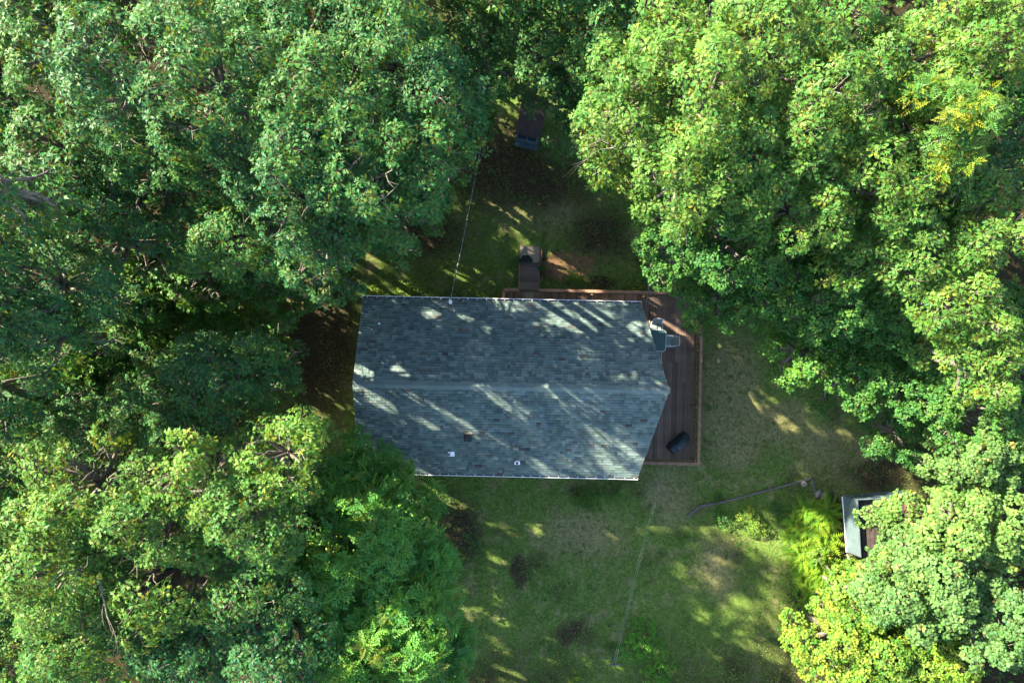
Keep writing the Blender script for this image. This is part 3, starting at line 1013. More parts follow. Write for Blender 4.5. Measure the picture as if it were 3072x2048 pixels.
SPECIES = {}
SPECIES.update({
    # leaf template, leaf length, leaves per rosette, rosette spacing, droop, fold, tilt range, palette, odd palette, base colour, material
    'oak':   dict(t=T_oak(), L=(.16, .25), m=8, sp=.285, tilt=(58, 98), roll=.28, pal=[(.034, .116, .036), (.042, .130, .038), (.052, .142, .036), (.028, .100, .040)], odd=[(.09, .14, .03)], po=.03, base=(.14, .12, .035), mat='oak_leaf'),
    'light': dict(t=T_oak(), L=(.17, .26), m=8, sp=.29, tilt=(58, 98), roll=.28, pal=[(.060, .148, .028), (.074, .162, .030), (.048, .134, .030), (.090, .168, .034)], odd=[(.13, .16, .025)], po=.04, base=(.15, .14, .035), mat='oak_leaf'),
    'cherry': dict(t=T_oval(), L=(.10, .16), m=11, sp=.25, tilt=(45, 105), pal=[(.042, .120, .028), (.052, .134, .029), (.066, .148, .029)], odd=[(.10, .17, .03)], po=.04, base=None, mat='soft_leaf'),
    'ash':   dict(t=T_pinnate(), L=(.42, .62), m=6, sp=.40, tilt=(55, 100), pal=[(.060, .175, .038), (.072, .190, .040), (.090, .205, .036)], odd=[(.13, .17, .035)], po=.04, base=None, mat='soft_leaf'),
    'gold':  dict(t=T_pinnate(), L=(.34, .46), m=6, sp=.34, tilt=(55, 100), pal=[(.06, .145, .028), (.07, .155, .028), (.08, .16, .026)], odd=[(.20, .20, .02), (.15, .19, .022)], po=.35, base=None, mat='soft_leaf'),
    'pale':  dict(t=T_round(), L=(.11, .16), m=11, sp=.23, tilt=(45, 105), pal=[(.074, .150, .042), (.090, .164, .046), (.064, .138, .040)], odd=[(.2, .19, .06)], po=.02, base=(.16, .15, .06), mat='oak_leaf'),
    'yellow': dict(t=T_round(), L=(.085, .13), m=11, sp=.22, tilt=(45, 105), pal=[(.095, .175, .024), (.135, .195, .026), (.065, .155, .024), (.165, .205, .03)], odd=[(.10, .19, .03)], po=.15, base=None, mat='soft_leaf'),
    'lime':  dict(t=T_round(), L=(.085, .13), m=11, sp=.22, tilt=(45, 105), pal=[(.10, .185, .026), (.085, .17, .026), (.125, .20, .028)], odd=[(.18, .21, .03)], po=.1, base=None, mat='soft_leaf'),
    'maple': dict(t=T_oval(.3), L=(.14, .20), m=9, sp=.34, tilt=(50, 100), pal=[(.045, .115, .022), (.055, .13, .024), (.05, .105, .026)], odd=[(.09, .13, .03)], po=.03, base=None, mat='soft_leaf'),
})
SPECIES['weed'] = dict(SPECIES['maple'], pal=[(.075, .22, .024), (.095, .245, .026), (.06, .19, .024)])
SPECIES['far'] = dict(SPECIES['oak'], L=(.28, .40), sp=.48)


def rosettes(pos, axis, S, droop=.22, fold=.22, rg=rng):
    """leaf meshes for whorls of leaves at twig tips: pos, axis (N,3) -> verts, tris, colours"""
    tv, tt = S['t']
    n, m_ = len(pos), S['m']
    a = unit(axis)
    ref = np.where(np.abs(a[:, 2:3]) < .9, np.array([[0, 0, 1.]]), np.array([[1., 0, 0]]))
    u = unit(np.cross(a, ref))
    w = np.cross(a, u)
    phi = (np.arange(m_) * 2.39996)[None, :] + rg.uniform(0, 6.28, (n, 1)) + rg.normal(0, .3, (n, m_))
    th = np.radians(rg.uniform(S['tilt'][0], S['tilt'][1], (n, m_)))
    rad = np.cos(phi)[..., None] * u[:, None] + np.sin(phi)[..., None] * w[:, None]
    d = np.cos(th)[..., None] * a[:, None] + np.sin(th)[..., None] * rad
    nn = unit(a[:, None] * np.sin(th)[..., None] - rad * np.cos(th)[..., None])
    s = np.cross(nn, d)
    roll = rg.normal(0, S.get('roll', .4), (n, m_, 1))
    nn, s = nn * np.cos(roll) + s * np.sin(roll), s * np.cos(roll) - nn * np.sin(roll)
    Ln = rg.uniform(S['L'][0], S['L'][1], (n, m_, 1, 1))
    base = pos[:, None] + a[:, None] * (rg.uniform(-.3, .05, (n, m_, 1)) * S['L'][1]) + rad * .03
    x, y = tv[:, 0], tv[:, 1]
    z = fold * np.abs(y) - droop * x * x
    V = base[:, :, None] + Ln * (x[None, None, :, None] * d[:, :, None] + y[None, None, :, None] * s[:, :, None] + z[None, None, :, None] * nn[:, :, None])
    k = len(tv)
    off = (np.arange(n * m_) * k)[:, None, None]
    Tr = (tt[None] + off).reshape(-1, 3)
    pal, odd = np.array(S['pal']), np.array(S['odd'])
    rc = pal[rg.integers(0, len(pal), n)]
    rc = np.where(rg.random((n, 1)) < S['po'], odd[rg.integers(0, len(odd), n)], rc)
    col = rc[:, None, :] * rg.uniform(.75, 1.28, (n, m_, 1)) * np.array([1, 1, 1]) + rg.normal(0, .006, (n, m_, 3))
    col = np.repeat(np.clip(col, .008, 1)[:, :, None, :], k, axis=2)
    if S['base'] is not None:
        col[:, :, 0, :] = np.array(S['base'])
    return V.reshape(-1, 3), Tr, col.reshape(-1, 3)

def crown_variant(sp, r, seed, flat=.62, gap=1.0):
    """one crown: leafy lobes round a dome, plus the branches that carry them"""
    rg = np.random.default_rng(seed)
    S = SPECIES[sp]
    nl = int(9 + r * 3.2)
    lobes = []
    tries = 0
    while len(lobes) < nl and tries < 4000:
        tries += 1
        rho = math.sqrt(rg.random()) * .80
        an = rg.uniform(0, 6.283)
        lr = r * rg.uniform(.21, .36)
        wob = 1 + .16 * math.sin(3 * an + seed) + .1 * math.sin(5 * an + 2 * seed)
        c = np.array([r * rho * wob * math.cos(an), r * rho * wob * math.sin(an), r * flat * (1 - rho * rho * 1.25) + rg.uniform(-.22, .16) * r])
        if all(np.linalg.norm((c - o[0]) * np.array([1, 1, .6])) > .80 * gap * max(lr, o[1]) for o in lobes):
            lobes.append((c, lr))
    ntop = len(lobes)
    for k in range(int(nl * .62)):
        an = rg.uniform(0, 6.283)
        dz_ = rg.uniform(.2, 2.0)
        rho = rg.uniform(.4, .86) * (1 - .14 * dz_)
        lobes.append((np.array([r * rho * math.cos(an), r * rho * math.sin(an), -r * dz_]), r * rg.uniform(.24, .36)))
    P, A = [], []
    for i, (c, lr) in enumerate(lobes):
        cnt = int(4 * math.pi * lr * lr * .7 / S['sp'] ** 2 * (.95 if i < ntop else .6))
        dirs = unit(rg.normal(size=(cnt * 2, 3)))
        dirs = dirs[dirs[:, 2] > -.35][:cnt]
        rr = lr * (1 - .28 * rg.random((len(dirs), 1)) ** 2) * (1 + .12 * np.sin(dirs[:, :1] * 5 + i) * np.sin(dirs[:, 1:2] * 6 + seed))
        p = c + dirs * rr * np.array([1, 1, .8])
        keep = np.ones(len(p), bool)
        for j, (c2, l2) in enumerate(lobes):
            if j != i:
                keep &= np.linalg.norm((p - c2) / np.array([1, 1, .8]), axis=1) > l2 * .72
        P.append(p[keep])
        A.append((dirs * .75 + np.array([0, 0, .65]) + rg.normal(0, .22, dirs.shape))[keep])
    P, A = np.concatenate(P), np.concatenate(A)
    v, t, c = rosettes(P, A, S, rg=rg)
    me = mesh_np(sp + '_crown', v, t, c, M[S['mat']])
    me.name = 'crown'
    # branches
    b = MB()
    rr_ = random.Random(seed)
    root = Vector((0, 0, -r * .55))
    for (c, lr) in lobes:
        c = Vector(c)
        mid = root.lerp(c, .5) + Vector((rr_.uniform(-.15, .15) * r, rr_.uniform(-.15, .15) * r, -.12 * r))
        b.tube([root, root.lerp(mid, .6) + Vector((0, 0, .05)), mid, mid.lerp(c, .6), c], [.085, .07, .055, .04, .022], 5, False)
        for k in range(5):
            dv = Vector((rr_.uniform(-1, 1), rr_.uniform(-1, 1), rr_.uniform(-.1, .9))).normalized()
            st = mid.lerp(c, rr_.uniform(.5, 1))
            en = c + dv * lr * .95
            b.tube([st, st.lerp(en, .5) + Vector((rr_.uniform(-.1, .1), rr_.uniform(-.1, .1), .05)), en], [.024, .016, .006], 4, False)
    bme = b.mesh('branches', M['bark'], True)
    return me, bme

VAR = {}
def variant(sp, r):
    key = (sp, round(r / .45) * .45)
    lst = VAR.setdefault(key, [])
    lim = 2
    if len(lst) < lim:
        me, bme = crown_variant(sp, max(.9, key[1]), 100 + len(VAR) * 13 + len(lst) * 7)
        lst.append([me, bme, key[1], 0])
    lst.sort(key=lambda e: e[3])
    lst[0][3] += 1
    return lst[0]

CROWNS = []
TREE_NAME = {'far': 'oak_tree', 'oak': 'oak_tree', 'light': 'oak_tree', 'cherry': 'small_leaved_tree', 'ash': 'feathery_tree', 'gold': 'golden_tree', 'pale': 'pale_green_tree', 'yellow': 'yellow_tree', 'lime': 'lime_green_tree', 'maple': 'young_tree'}
K2 = 3072.0 / 2352.0
def tree(sp, vx, vy, vr, ztop, label, group='trees around the clearing', name=None):
    px, py = vx * K2, vy * K2
    k = (H - ztop) / F
    r = vr * K2 * k * 1.12
    zc = ztop - r * .75
    p = at(px, py, ztop - r * .25)
    me, bme, r0, _ = variant(sp, r)
    sc_ = r / max(.9, r0)
    sc_ = min(1.2, max(.82, sc_))
    # crowns reach towards the light, so the foot of each tree stands back from the clearing
    rad_c = max(.5, math.hypot(p.x, p.y))
    kb = min(.9 * H / (H - zc), 1 + 3.0 / rad_c)
    off = Vector((p.x * (1 - kb), p.y * (1 - kb), 0))
    t = empty(name or TREE_NAME[sp], label, 'tree', (p.x - off.x, p.y - off.y, 0), 0, group)
    rz = R.uniform(0, 6.28)
    cr = add('crown', me, t, (off.x, off.y, zc), (R.uniform(-.08, .08), R.uniform(-.08, .08), rz), (sc_,) * 3)
    br = add('branches', bme, cr)
    CROWNS.append((cr, t, SPECIES[sp], r * sc_))
    zj = zc - r * .5
    rad = .05 + .009 * ztop
    lean = [Vector((R.uniform(-.12, .12), R.uniform(-.12, .12), 0)) * i for i in range(5)]
    pts = [Vector((0, 0, -.3)), Vector((0, 0, .4)) + lean[1] * .3, Vector((off.x * .25, off.y * .25, zj * .4)) + lean[2] * .5, Vector((off.x * .65, off.y * .65, zj * .75)), Vector((off.x, off.y, zj + .1))]
    MB().tube(pts, [rad * 1.5, rad * 1.1, rad, rad * .85, rad * .7], 9).build('trunk', M['bark'], t, True)
    return t

TREES = [
 # sp, view x, view y, radius, top, label
 ('oak', 60, 90, 120, 15.5, 'sunlit oak in the top left corner of the picture'),
 ('oak', 200, 150, 165, 17.0, 'broad sunlit oak near the top left corner, second crown from the left edge'),
 ('oak', 430, 130, 190, 17.5, 'large sunlit oak at the top edge, left of the middle of the left canopy'),
 ('oak', 640, 40, 150, 15.5, 'oak crown at the top edge between two larger oaks on the left'),
 ('oak', 90, 350, 150, 14.5, 'shaded oak at the left edge below the sunlit corner oaks'),
 ('oak', 290, 370, 170, 13.5, 'dim oak in shade below the large sunlit top left oaks'),
 ('oak', 480, 330, 140, 13.5, 'half shaded oak right of the dim oak in the left canopy'),
 ('oak', 690, 220, 180, 17.0, 'tall oak with pale sunlit tufts, middle of the upper left canopy'),
 ('oak', 880, 90, 170, 15.5, 'blue green oak at the top edge left of the dark gap'),
 ('oak', 1000, 190, 130, 15.0, 'blue green oak bordering the dark gap above the hutch'),
 ('oak', 640, 400, 170, 16.0, 'sunlit oak standing up and left of the house'),
 ('oak', 820, 350, 160, 16.5, 'tall blue green oak between the sunlit oak and the power cable'),
 ('oak', 965, 330, 120, 15.0, 'oak overhanging the power cable'),
 ('oak', 890, 450, 125, 14.0, 'oak whose crown ends over the shaded yard left of the cable'),
 ('oak', 720, 540, 140, 13.5, 'oak reaching towards the upper left roof corner'),
 ('oak', 520, 530, 140, 12.5, 'shaded oak left of the oak near the upper left roof corner'),
 ('maple', 450, 630, 85, 9.0, 'bright green maple in the shade left of the house'),
 ('maple', 590, 650, 100, 8.0, 'dark low maple between the bright green maple and the house'),
 ('oak', 40, 640, 140, 15.5, 'tall rounded oak on the left edge, halfway down the picture'),
 ('oak', 60, 770, 110, 14.5, 'sunlit oak on the left edge just below the tall rounded oak'),
 ('oak', 220, 540, 115, 13.0, 'shaded oak beside the tall rounded oak on the left'),
 ('oak', 200, 700, 90, 8.0, 'small shaded oak in the dark gap right of the tall rounded oak'),
 ('cherry', 360, 720, 110, 5.0, 'dim understory cherry in the dark gap left of the house'),
 ('cherry', 300, 830, 80, 4.5, 'dim understory cherry lower in the dark left gap'),
 ('oak', 60, 930, 100, 8.5, 'shaded oak on the left edge below the dark gap'),
 ('oak', 480, 860, 125, 11.5, 'shaded oak left of the house, level with the roof ridge'),
 ('oak', 590, 850, 80, 9.5, 'shaded oak nearest the left end of the house'),
 ('oak', 330, 920, 130, 10.5, 'shaded oak further left of the ridge level oak'),
 ('oak', 190, 1010, 110, 10.0, 'shaded oak below the dark gap on the left side'),
 ('oak', 420, 1010, 110, 11.0, 'dim oak just above the sunlit lower left oaks'),
 ('light', 620, 1060, 110, 14.5, 'sunlit light green oak left of the lower left roof corner'),
 ('light', 430, 1110, 120, 15.0, 'sunlit light green oak, second crown left of the roof corner'),
 ('light', 560, 1190, 130, 14.5, 'light green oak with bare twigs below the sunlit corner oak'),
 ('light', 130, 1150, 150, 15.0, 'sunlit light green oak at the left edge in the lower half'),
 ('light', 300, 1210, 140, 15.0, 'light green oak between the left edge oak and the bare twigs'),
 ('light', 100, 1320, 150, 15.0, 'light green oak on the left edge, above the bottom corner'),
 ('light', 330, 1360, 150, 14.0, 'light green oak low in the left canopy, beside the pale limb'),
 ('oak', 540, 1360, 150, 13.5, 'green oak below the bare twigs in the lower left'),
 ('light', 150, 1490, 140, 14.0, 'light green oak in the bottom left corner'),
 ('oak', 400, 1510, 140, 13.0, 'oak at the bottom edge right of the corner oak'),
 ('oak', 620, 1500, 140, 13.0, 'oak at the bottom edge left of the feathery ash'),
 ('ash', 825, 1125, 95, 8.0, 'feathery ash overhanging the lower left corner of the roof'),
 ('ash', 730, 1190, 110, 10.0, 'dim feathery ash behind the one on the roof corner'),
 ('ash', 880, 1260, 125, 10.8, 'feathery ash beside the back lawn, middle of three'),
 ('ash', 760, 1330, 130, 11.0, 'feathery ash left of the middle ash by the lawn'),
 ('ash', 930, 1400, 115, 10.8, 'feathery ash whose fronds jut farthest over the back lawn'),
 ('ash', 830, 1500, 140, 11.5, 'feathery ash at the bottom edge beside the back lawn'),
 ('ash', 980, 1530, 90, 7.5, 'low feathery ash at the bottom edge next to the grass'),
 ('oak', 1110, 60, 120, 11.0, 'shaded oak at the top edge above the hutch'),
 ('oak', 1240, 80, 115, 12.0, 'star leaved oak in shade directly above the hutch'),
 ('oak', 1370, 60, 120, 13.0, 'shaded oak at the top edge right of the hutch'),
 ('oak', 1065, 250, 70, 9.5, 'small dark oak left of the hutch'),
 ('oak', 1330, 205, 75, 10.0, 'small half shaded oak right above the hutch'),
 ('oak', 1340, 290, 75, 9.0, 'dark green oak at the right hand side of the hutch'),
 ('light', 1470, 200, 140, 15.5, 'sunlit oak right of the hutch, first of the bright right canopy'),
 ('light', 1420, 340, 85, 12.5, 'oak crown at the clearing edge beside the bare dead branch'),
 ('light', 1550, 60, 130, 15.5, 'sunlit oak at the top edge, first in the bright right canopy'),
 ('light', 1640, 200, 150, 17.0, 'tall sunlit oak with reddish leaf hearts in the upper right canopy'),
 ('light', 1790, 70, 150, 16.5, 'sunlit oak at the top edge in the middle of the right canopy'),
 ('light', 1600, 380, 140, 15.5, 'sunlit oak below the bare dead branch'),
 ('light', 1760, 330, 150, 16.0, 'sunlit oak in the centre of the upper right canopy'),
 ('light', 1900, 230, 150, 16.5, 'sunlit oak left of the golden tree'),
 ('light', 1980, 60, 130, 16.5, 'sunlit oak at the top edge above the golden hickory'),
 ('light', 2110, 120, 120, 16.0, 'fresh green oak left of the top right corner'),
 ('gold', 2205, 270, 110, 16.5, 'golden hickory turning yellow in the upper right'),
 ('light', 2270, 70, 130, 16.5, 'sunlit oak in the top right corner of the picture'),
 ('cherry', 2320, 200, 90, 14.0, 'cherry at the right edge beside the golden hickory'),
 ('light', 2030, 380, 140, 15.5, 'oak below the golden hickory'),
 ('light', 1870, 450, 130, 15.0, 'sunlit oak two crowns above the deck side lawn'),
 ('cherry', 1570, 560, 90, 11.5, 'dark cherry at the clearing edge above the deck corner'),
 ('cherry', 1690, 530, 115, 13.0, 'cherry behind the bright crown that overhangs the deck'),
 ('cherry', 1690, 670, 100, 8.5, 'bright cherry overhanging the upper right corner of the deck'),
 ('cherry', 1570, 640, 50, 6.0, 'small cherry spray over the deck railing near the ladder'),
 ('cherry', 1820, 620, 110, 11.5, 'cherry right of the bright crown that overhangs the deck'),
 ('cherry', 1960, 680, 115, 11.5, 'sunlit cherry above the deck side lawn'),
 ('light', 2000, 560, 120, 13.5, 'oak with yellowing tufts above the sunlit cherry'),
 ('light', 2160, 400, 130, 15.5, 'oak near the right edge below the golden hickory'),
 ('oak', 2310, 380, 110, 14.0, 'dim oak on the right edge, upper half'),
 ('light', 2150, 560, 130, 14.5, 'sunlit oak with long star tufts near the right edge'),
 ('light', 2290, 520, 110, 15.0, 'sunlit oak on the right edge, upper half'),
 ('light', 2250, 690, 120, 14.5, 'sunlit oak on the right edge at mid height'),
 ('cherry', 2090, 720, 110, 10.5, 'shaded cherry between the sunlit cherry and the right edge oak'),
 ('cherry', 1880, 810, 95, 8.0, 'green cherry at the edge of the deck side lawn'),
 ('cherry', 2010, 860, 110, 8.5, 'green cherry reaching down to the sun flecked lawn'),
 ('cherry', 2150, 880, 115, 9.5, 'shaded cherry right of the sun flecked lawn'),
 ('light', 2290, 840, 110, 13.5, 'sunlit oak on the right edge below mid height'),
 ('cherry', 2270, 960, 100, 10.0, 'cherry on the right edge above the pale white oak'),
 ('cherry', 2100, 1000, 75, 5.5, 'low shaded cherry at the corner of lawn above the shed'),
 ('pale', 2285, 1060, 82, 10.0, 'upper pale green white oak on the right, above the shed'),
 ('pale', 2155, 1305, 95, 9.0, 'pale green white oak covering most of the low shed'),
 ('pale', 2270, 1220, 120, 10.0, 'pale green white oak on the right edge beside the shed'),
 ('pale', 2160, 1370, 120, 9.5, 'pale green white oak above the bright yellow tree'),
 ('pale', 2320, 1450, 100, 9.5, 'pale green white oak in the lower right corner'),
 ('lime', 1990, 1400, 105, 5.0, 'lime green tree between the fern bed and the yellow tree'),
 ('yellow', 1965, 1510, 112, 6.5, 'bright yellow tree at the bottom edge beside the lawn'),
 ('yellow', 2090, 1480, 120, 7.0, 'bright yellow tree at the bottom edge under the white oaks'),
 ('lime', 2180, 1530, 100, 7.0, 'lime green tree at the bottom edge right of the yellow trees'),
]
TREES += [  # understory; several young trees are added to block low sun under the crowns
 ('maple', 1030, 250, 95, 6.5, 'dark young maple added to block sun under the oaks left of the hutch'),
 ('maple', 930, 160, 110, 8.0, 'hidden young maple added to block sun beneath the blue green oaks at the top'),
 ('maple', 1110, 120, 75, 7.0, 'dark young maple added to block sun in the gap above the hutch'),
 ('maple', 780, 120, 120, 8.5, 'young maple added to block sun beneath the tall oak with pale tufts'),
 ('maple', 950, 420, 80, 5.5, 'dark young maple added to block sun under the oak left of the power cable'),
 ('maple', 840, 470, 95, 6.5, 'young maple added to block sun beneath the oak over the shaded yard'),
 ('maple', 720, 580, 80, 5.5, 'dark young maple added to block sun near the upper left roof corner'),
 ('maple', 330, 640, 110, 7.0, 'dark young maple added to block sun beside the bright green maple'),
 ('maple', 130, 500, 110, 8.0, 'dark young maple added to block sun behind the tall rounded oak on the left edge'),
 ('cherry', 220, 800, 100, 6.0, 'dim cherry low in the dark gap at the left side'),
 ('cherry', 130, 860, 90, 6.0, 'dim cherry near the left edge in the dark gap'),
 ('cherry', 450, 760, 90, 5.0, 'dim cherry in deep shade left of the house'),
 ('light', 20, 1540, 110, 13.0, 'light green oak right in the bottom left corner of the frame'),
 ('cherry', 2340, 740, 80, 11.0, 'dim cherry on the right edge between two sunlit oaks'),
 ('cherry', 2345, 1080, 70, 8.0, 'dim cherry on the right edge above the lower white oaks'),
 ('light', 2330, 20, 100, 15.5, 'sunlit oak at the very top right edge of the frame'),
 ('maple', 860, 60, 100, 6.5, 'young tree added to block sun under the top edge oaks left of the dark gap'),
 ('maple', 1010, 175, 80, 5.0, 'low young tree added to block sun left of the hutch'),
 ('maple', 250, 650, 100, 7.5, 'dark young maple right of the tall rounded oak on the left edge'),
 ('maple', 90, 890, 100, 7.0, 'dark young maple at the left edge below the dark gap'),
 ('maple', 570, 760, 60, 4.0, 'low dark maple beside the bare strip left of the house'),
]
for t_ in TREES:
    tree(*t_)

# trees of the same wood standing just outside the picture on the sunny side
k = 0
for (vx, vy) in [(-170, -120), (-150, 120), (-190, 380), (-150, 640), (-190, 900), (-150, 1160), (-180, 1420), (110, -160), (370, -190), (640, -160), (900, -190), (1160, -160), (1420, -180), (1700, -170),
                 (-460, 0), (-430, 330), (-470, 660), (-430, 1000), (-470, 1330), (-300, -380), (60, -430), (420, -450), (780, -430), (1140, -450)]:
    tree('far', vx, vy, 175, (19.4 if vx < 0 and 300 < vy < 400 else 17.4 if vx < 0 and 300 < vy < 700 else 13.2 if vx < 0 and vy > 1050 else 14.2) + .8 * math.sin(vx + vy), 'oak of the same wood standing outside the picture on the sunny side', 'oaks outside the picture')  # heights of these unseen oaks are set for the shade they cast inward

# ------------------------------------------------------------------ gaps in the canopy that let the low sun reach roof and lawn
GAPS = [ # photograph pixel of the sunlit fleck, height of the surface (None: house roof), radius of the gap
 (1645, 985, None, .42), (1695, 955, None, .42), (1745, 985, None, .46), (1800, 955, None, .40),
 (1295, 948, None, .28), (1400, 955, None, .24), (1478, 983, None, .34), (1925, 990, None, .36),
 (1090, 1105, None, .32), (1205, 1115, None, .24), (1195, 1168, None, .30), (1135, 1200, None, .26), (1470, 1185, None, .28), (1350, 1240, None, .26), (1390, 1275, None, .26),
 (1300, 1275, None, .22), (1690, 1185, None, .32), (1740, 1220, None, .24), (1875, 1152, None, .40), (1940, 1140, None, .44), (1985, 1162, None, .36),
 (1805, 1310, None, .2), (1890, 1355, None, .18), (1280, 1410, None, .2),
 (2000, 965, .9, .30), (2020, 1000, .9, .28), (2045, 1020, .9, .26), (2060, 880, .9, .3), (1685, 785, .02, .42), (1730, 812, .02, .38), (1960, 905, .9, .22), (1680, 868, 1.8, .2), (1780, 870, 1.8, .2),
 (2350, 1270, 0, .5), (2440, 1290, 0, .3), (2620, 1325, 0, .35), (2530, 1300, 0, .3), (2390, 1405, 0, .45), (2420, 1435, 0, .4), (1515, 645, 0, .3),
 (1480, 1670, 0, .4), (1830, 1610, 0, .35), (1600, 1590, 0, .3), (2310, 1770, 0, .5), (2340, 1820, 0, .5), (2215, 1800, 0, .4), (2100, 1850, 0, .35), (2160, 1900, 0, .5), (2230, 1930, 0, .5), (2320, 1960, 0, .5), (2140, 1970, 0, .45),
 (1500, 1860, 0, .3), (1640, 1970, 0, .4), (1850, 2000, .01, .4), (1770, 1980, .01, .35), (1925, 1930, .4, .5), (1975, 2010, .4, .45), (2470, 1650, .4, .5), (2480, 1750, .4, .5), (2440, 1700, .4, .4), (2450, 1560, .4, .4), (2565, 1640, 1.4, .22), (2240, 1560, .4, .35), (2610, 1515, 1.7, .3),
 (1010, 900, 0, .4), (1060, 860, 0, .4), (980, 1170, 0, .35), (1030, 1230, 0, .3), (960, 1240, 0, .3), (1130, 870, .2, .35), (1215, 870, .3, .35), (1120, 650, 0, .2),
 (830, 500, 12, .5),(1085, 1540, 9.8, .45), (1180, 1680, 9.6, .45), (1000, 1880, 10.4, .4),
]
sd = np.array(sun_dir)
G0, GR = [], []
for (px, py, z, gr2) in GAPS:
    q = world_pt(*on_roof(px, py)) if z is None else at(px, py, z)
    G0.append(tuple(q))
    GR.append(gr2 * .68 if z == 0 and px > 1300 else gr2)
G0, GR = np.array(G0), np.array(GR)
bpy.context.view_layer.update()
ncut = 0
for (cr, t, S, rc) in CROWNS:
    cw = np.array(cr.matrix_world.translation)
    rel = cw - G0
    along = rel @ sd
    dist = np.linalg.norm(rel - along[:, None] * sd, axis=1)
    use = (along > 1.0) & (dist < rc * 1.75 + GR + .3)
    if not use.any():
        continue
    me = cr.data
    nv = len(me.vertices)
    co = np.empty(nv * 3, np.float32)
    me.vertices.foreach_get('co', co)
    co = co.reshape(-1, 3)
    k = len(S['t'][0])
    nt_ = len(S['t'][1])
    mw = np.array(cr.matrix_world)
    cen = co.reshape(-1, k, 3).mean(1) @ mw[:3, :3].T + mw[:3, 3]
    kill = np.zeros(len(cen), bool)
    rnd = rng.random(len(cen))
    for g0, gr2 in zip(G0[use], GR[use]):
        rl = cen - g0
        al = rl @ sd
        dd = np.linalg.norm(rl - al[:, None] * sd, axis=1)
        kill |= (al > .6) & (dd < gr2 + .07 + .12 * (rnd - .5))
    if kill.sum() < 12:
        continue
    keepl = ~kill
    tris = np.empty(len(me.polygons) * 3, np.int32)
    me.loops.foreach_get('vertex_index', tris)
    cc = np.empty(nv * 4, np.float32)
    me.color_attributes['Col'].data.foreach_get('color', cc)
    nco = co.reshape(-1, k, 3)[keepl].reshape(-1, 3)
    ncc = cc.reshape(-1, k, 4)[keepl].reshape(-1, 4)[:, :3]
    ntr = (S['t'][1][None] + (np.arange(keepl.sum()) * k)[:, None, None]).reshape(-1, 3)
    cr.data = mesh_np(me.name, nco, ntr, ncc, me.materials[0])
    ncut += 1
print('GAPS opened in', ncut, 'crowns')

# ------------------------------------------------------------------ undergrowth of the wood
CLEAR = [(1450, 300), (1420, 480), (1330, 640), (1160, 690), (1000, 780), (800, 900), (830, 1100), (900, 1320), (980, 1420), (1290, 1500), (1340, 1700), (1390, 2100), (2430, 2100), (2440, 1900), (2520, 1780), (2800, 1640), (2850, 1450), (2750, 1330), (2600, 1230), (2380, 1120), (2260, 980), (2080, 900), (1960, 820), (1860, 640), (1720, 480), (1690, 300)]
def inside(px, py, poly):
    r_ = np.zeros(px.shape, bool)
    j = len(poly) - 1
    for i in range(len(poly)):
        (xi, yi), (xj, yj) = poly[i], poly[j]
        hit = ((yi > py) != (yj > py)) & (px < (xj - xi) * (py - yi) / (yj - yi + 1e-9) + xi)
        r_ ^= hit
        j = i
    return r_
ncl = 600
ux, uy = rng.uniform(-200, 3270, ncl), rng.uniform(-200, 2250, ncl)
kp = ~inside(ux, uy, CLEAR)
ux, uy = ux[kp], uy[kp]
P_, A_ = [], []
for x_, y_ in zip(ux, uy):
    p = at(x_, y_)
    nn_ = 18
    rr2 = rng.uniform(.7, 1.3)
    q = rng.normal(0, 1, (nn_, 3)) * np.array([rr2 * .55, rr2 * .55, .4]) + np.array([p.x, p.y, rng.uniform(.6, 2.6)])
    q[:, 2] = np.maximum(q[:, 2], .1)
    P_.append(q)
    A_.append(rng.normal(0, .35, (nn_, 3)) + np.array([0, 0, 1.]))
Su = dict(SPECIES['maple'])
Su.update(t=T_oval(.26), L=(.15, .26), m=7)
v, t, c = rosettes(np.concatenate(P_), np.concatenate(A_), Su)
tag(add('undergrowth', mesh_np('undergrowth', v, t, c, M['soft_leaf'])), 'leafy undergrowth on the forest floor around the clearing', 'undergrowth', None, 'stuff')

# ------------------------------------------------------------------ dead branches
def dead_branch(px, py, z, ang, ln, label, seed):
    rr_ = random.Random(seed)
    b = MB()
    o0 = at(px, py, z)
    def grow(p, d, l, rad, depth):
        pts, rads = [p], [rad]
        q = p.copy()
        for i in range(4):
            d = (d + Vector((rr_.uniform(-.25, .25), rr_.uniform(-.25, .25), rr_.uniform(-.1, .1)))).normalized()
            q = q + d * l / 4
            pts.append(q.copy())
            rads.append(rad * (1 - .2 * (i + 1)))
            if depth > 0 and i > 0:
                dd = (Matrix.Rotation(rr_.choice([-1, 1]) * rr_.uniform(.4, .8), 3, 'Z') @ d)
                grow(q.copy(), dd, l * rr_.uniform(.45, .65), rads[-1] * .75, depth - 1)
        b.tube(pts, rads, 5, False)
    grow(Vector((0, 0, 0)), Vector((math.cos(ang), math.sin(ang), .05)), ln, .05, 2)
    o = b.build('dead_branch', M['dead_bark' if ln > 2 else 'bark'], None, True)
    o.location = o0
    tag(o, label, 'branch', 'bare dead branches in the canopy')
dead_branch(1985, 402, 13.6, math.radians(205), 2.2, 'bare forked dead branch in the bright canopy up and right of the house', 3)
dead_branch(745, 1655, 14.0, math.radians(150), 2.6, 'bare bleached branch in the lower left canopy gap', 5)
dead_branch(295, 1722, 14.4, math.radians(-75), 1.9, 'pale bare limb in the light oaks at lower left', 8)
dead_branch(2655, 315, 14.6, math.radians(-40), 2.2, 'long bare limb showing left of the golden tree', 12)

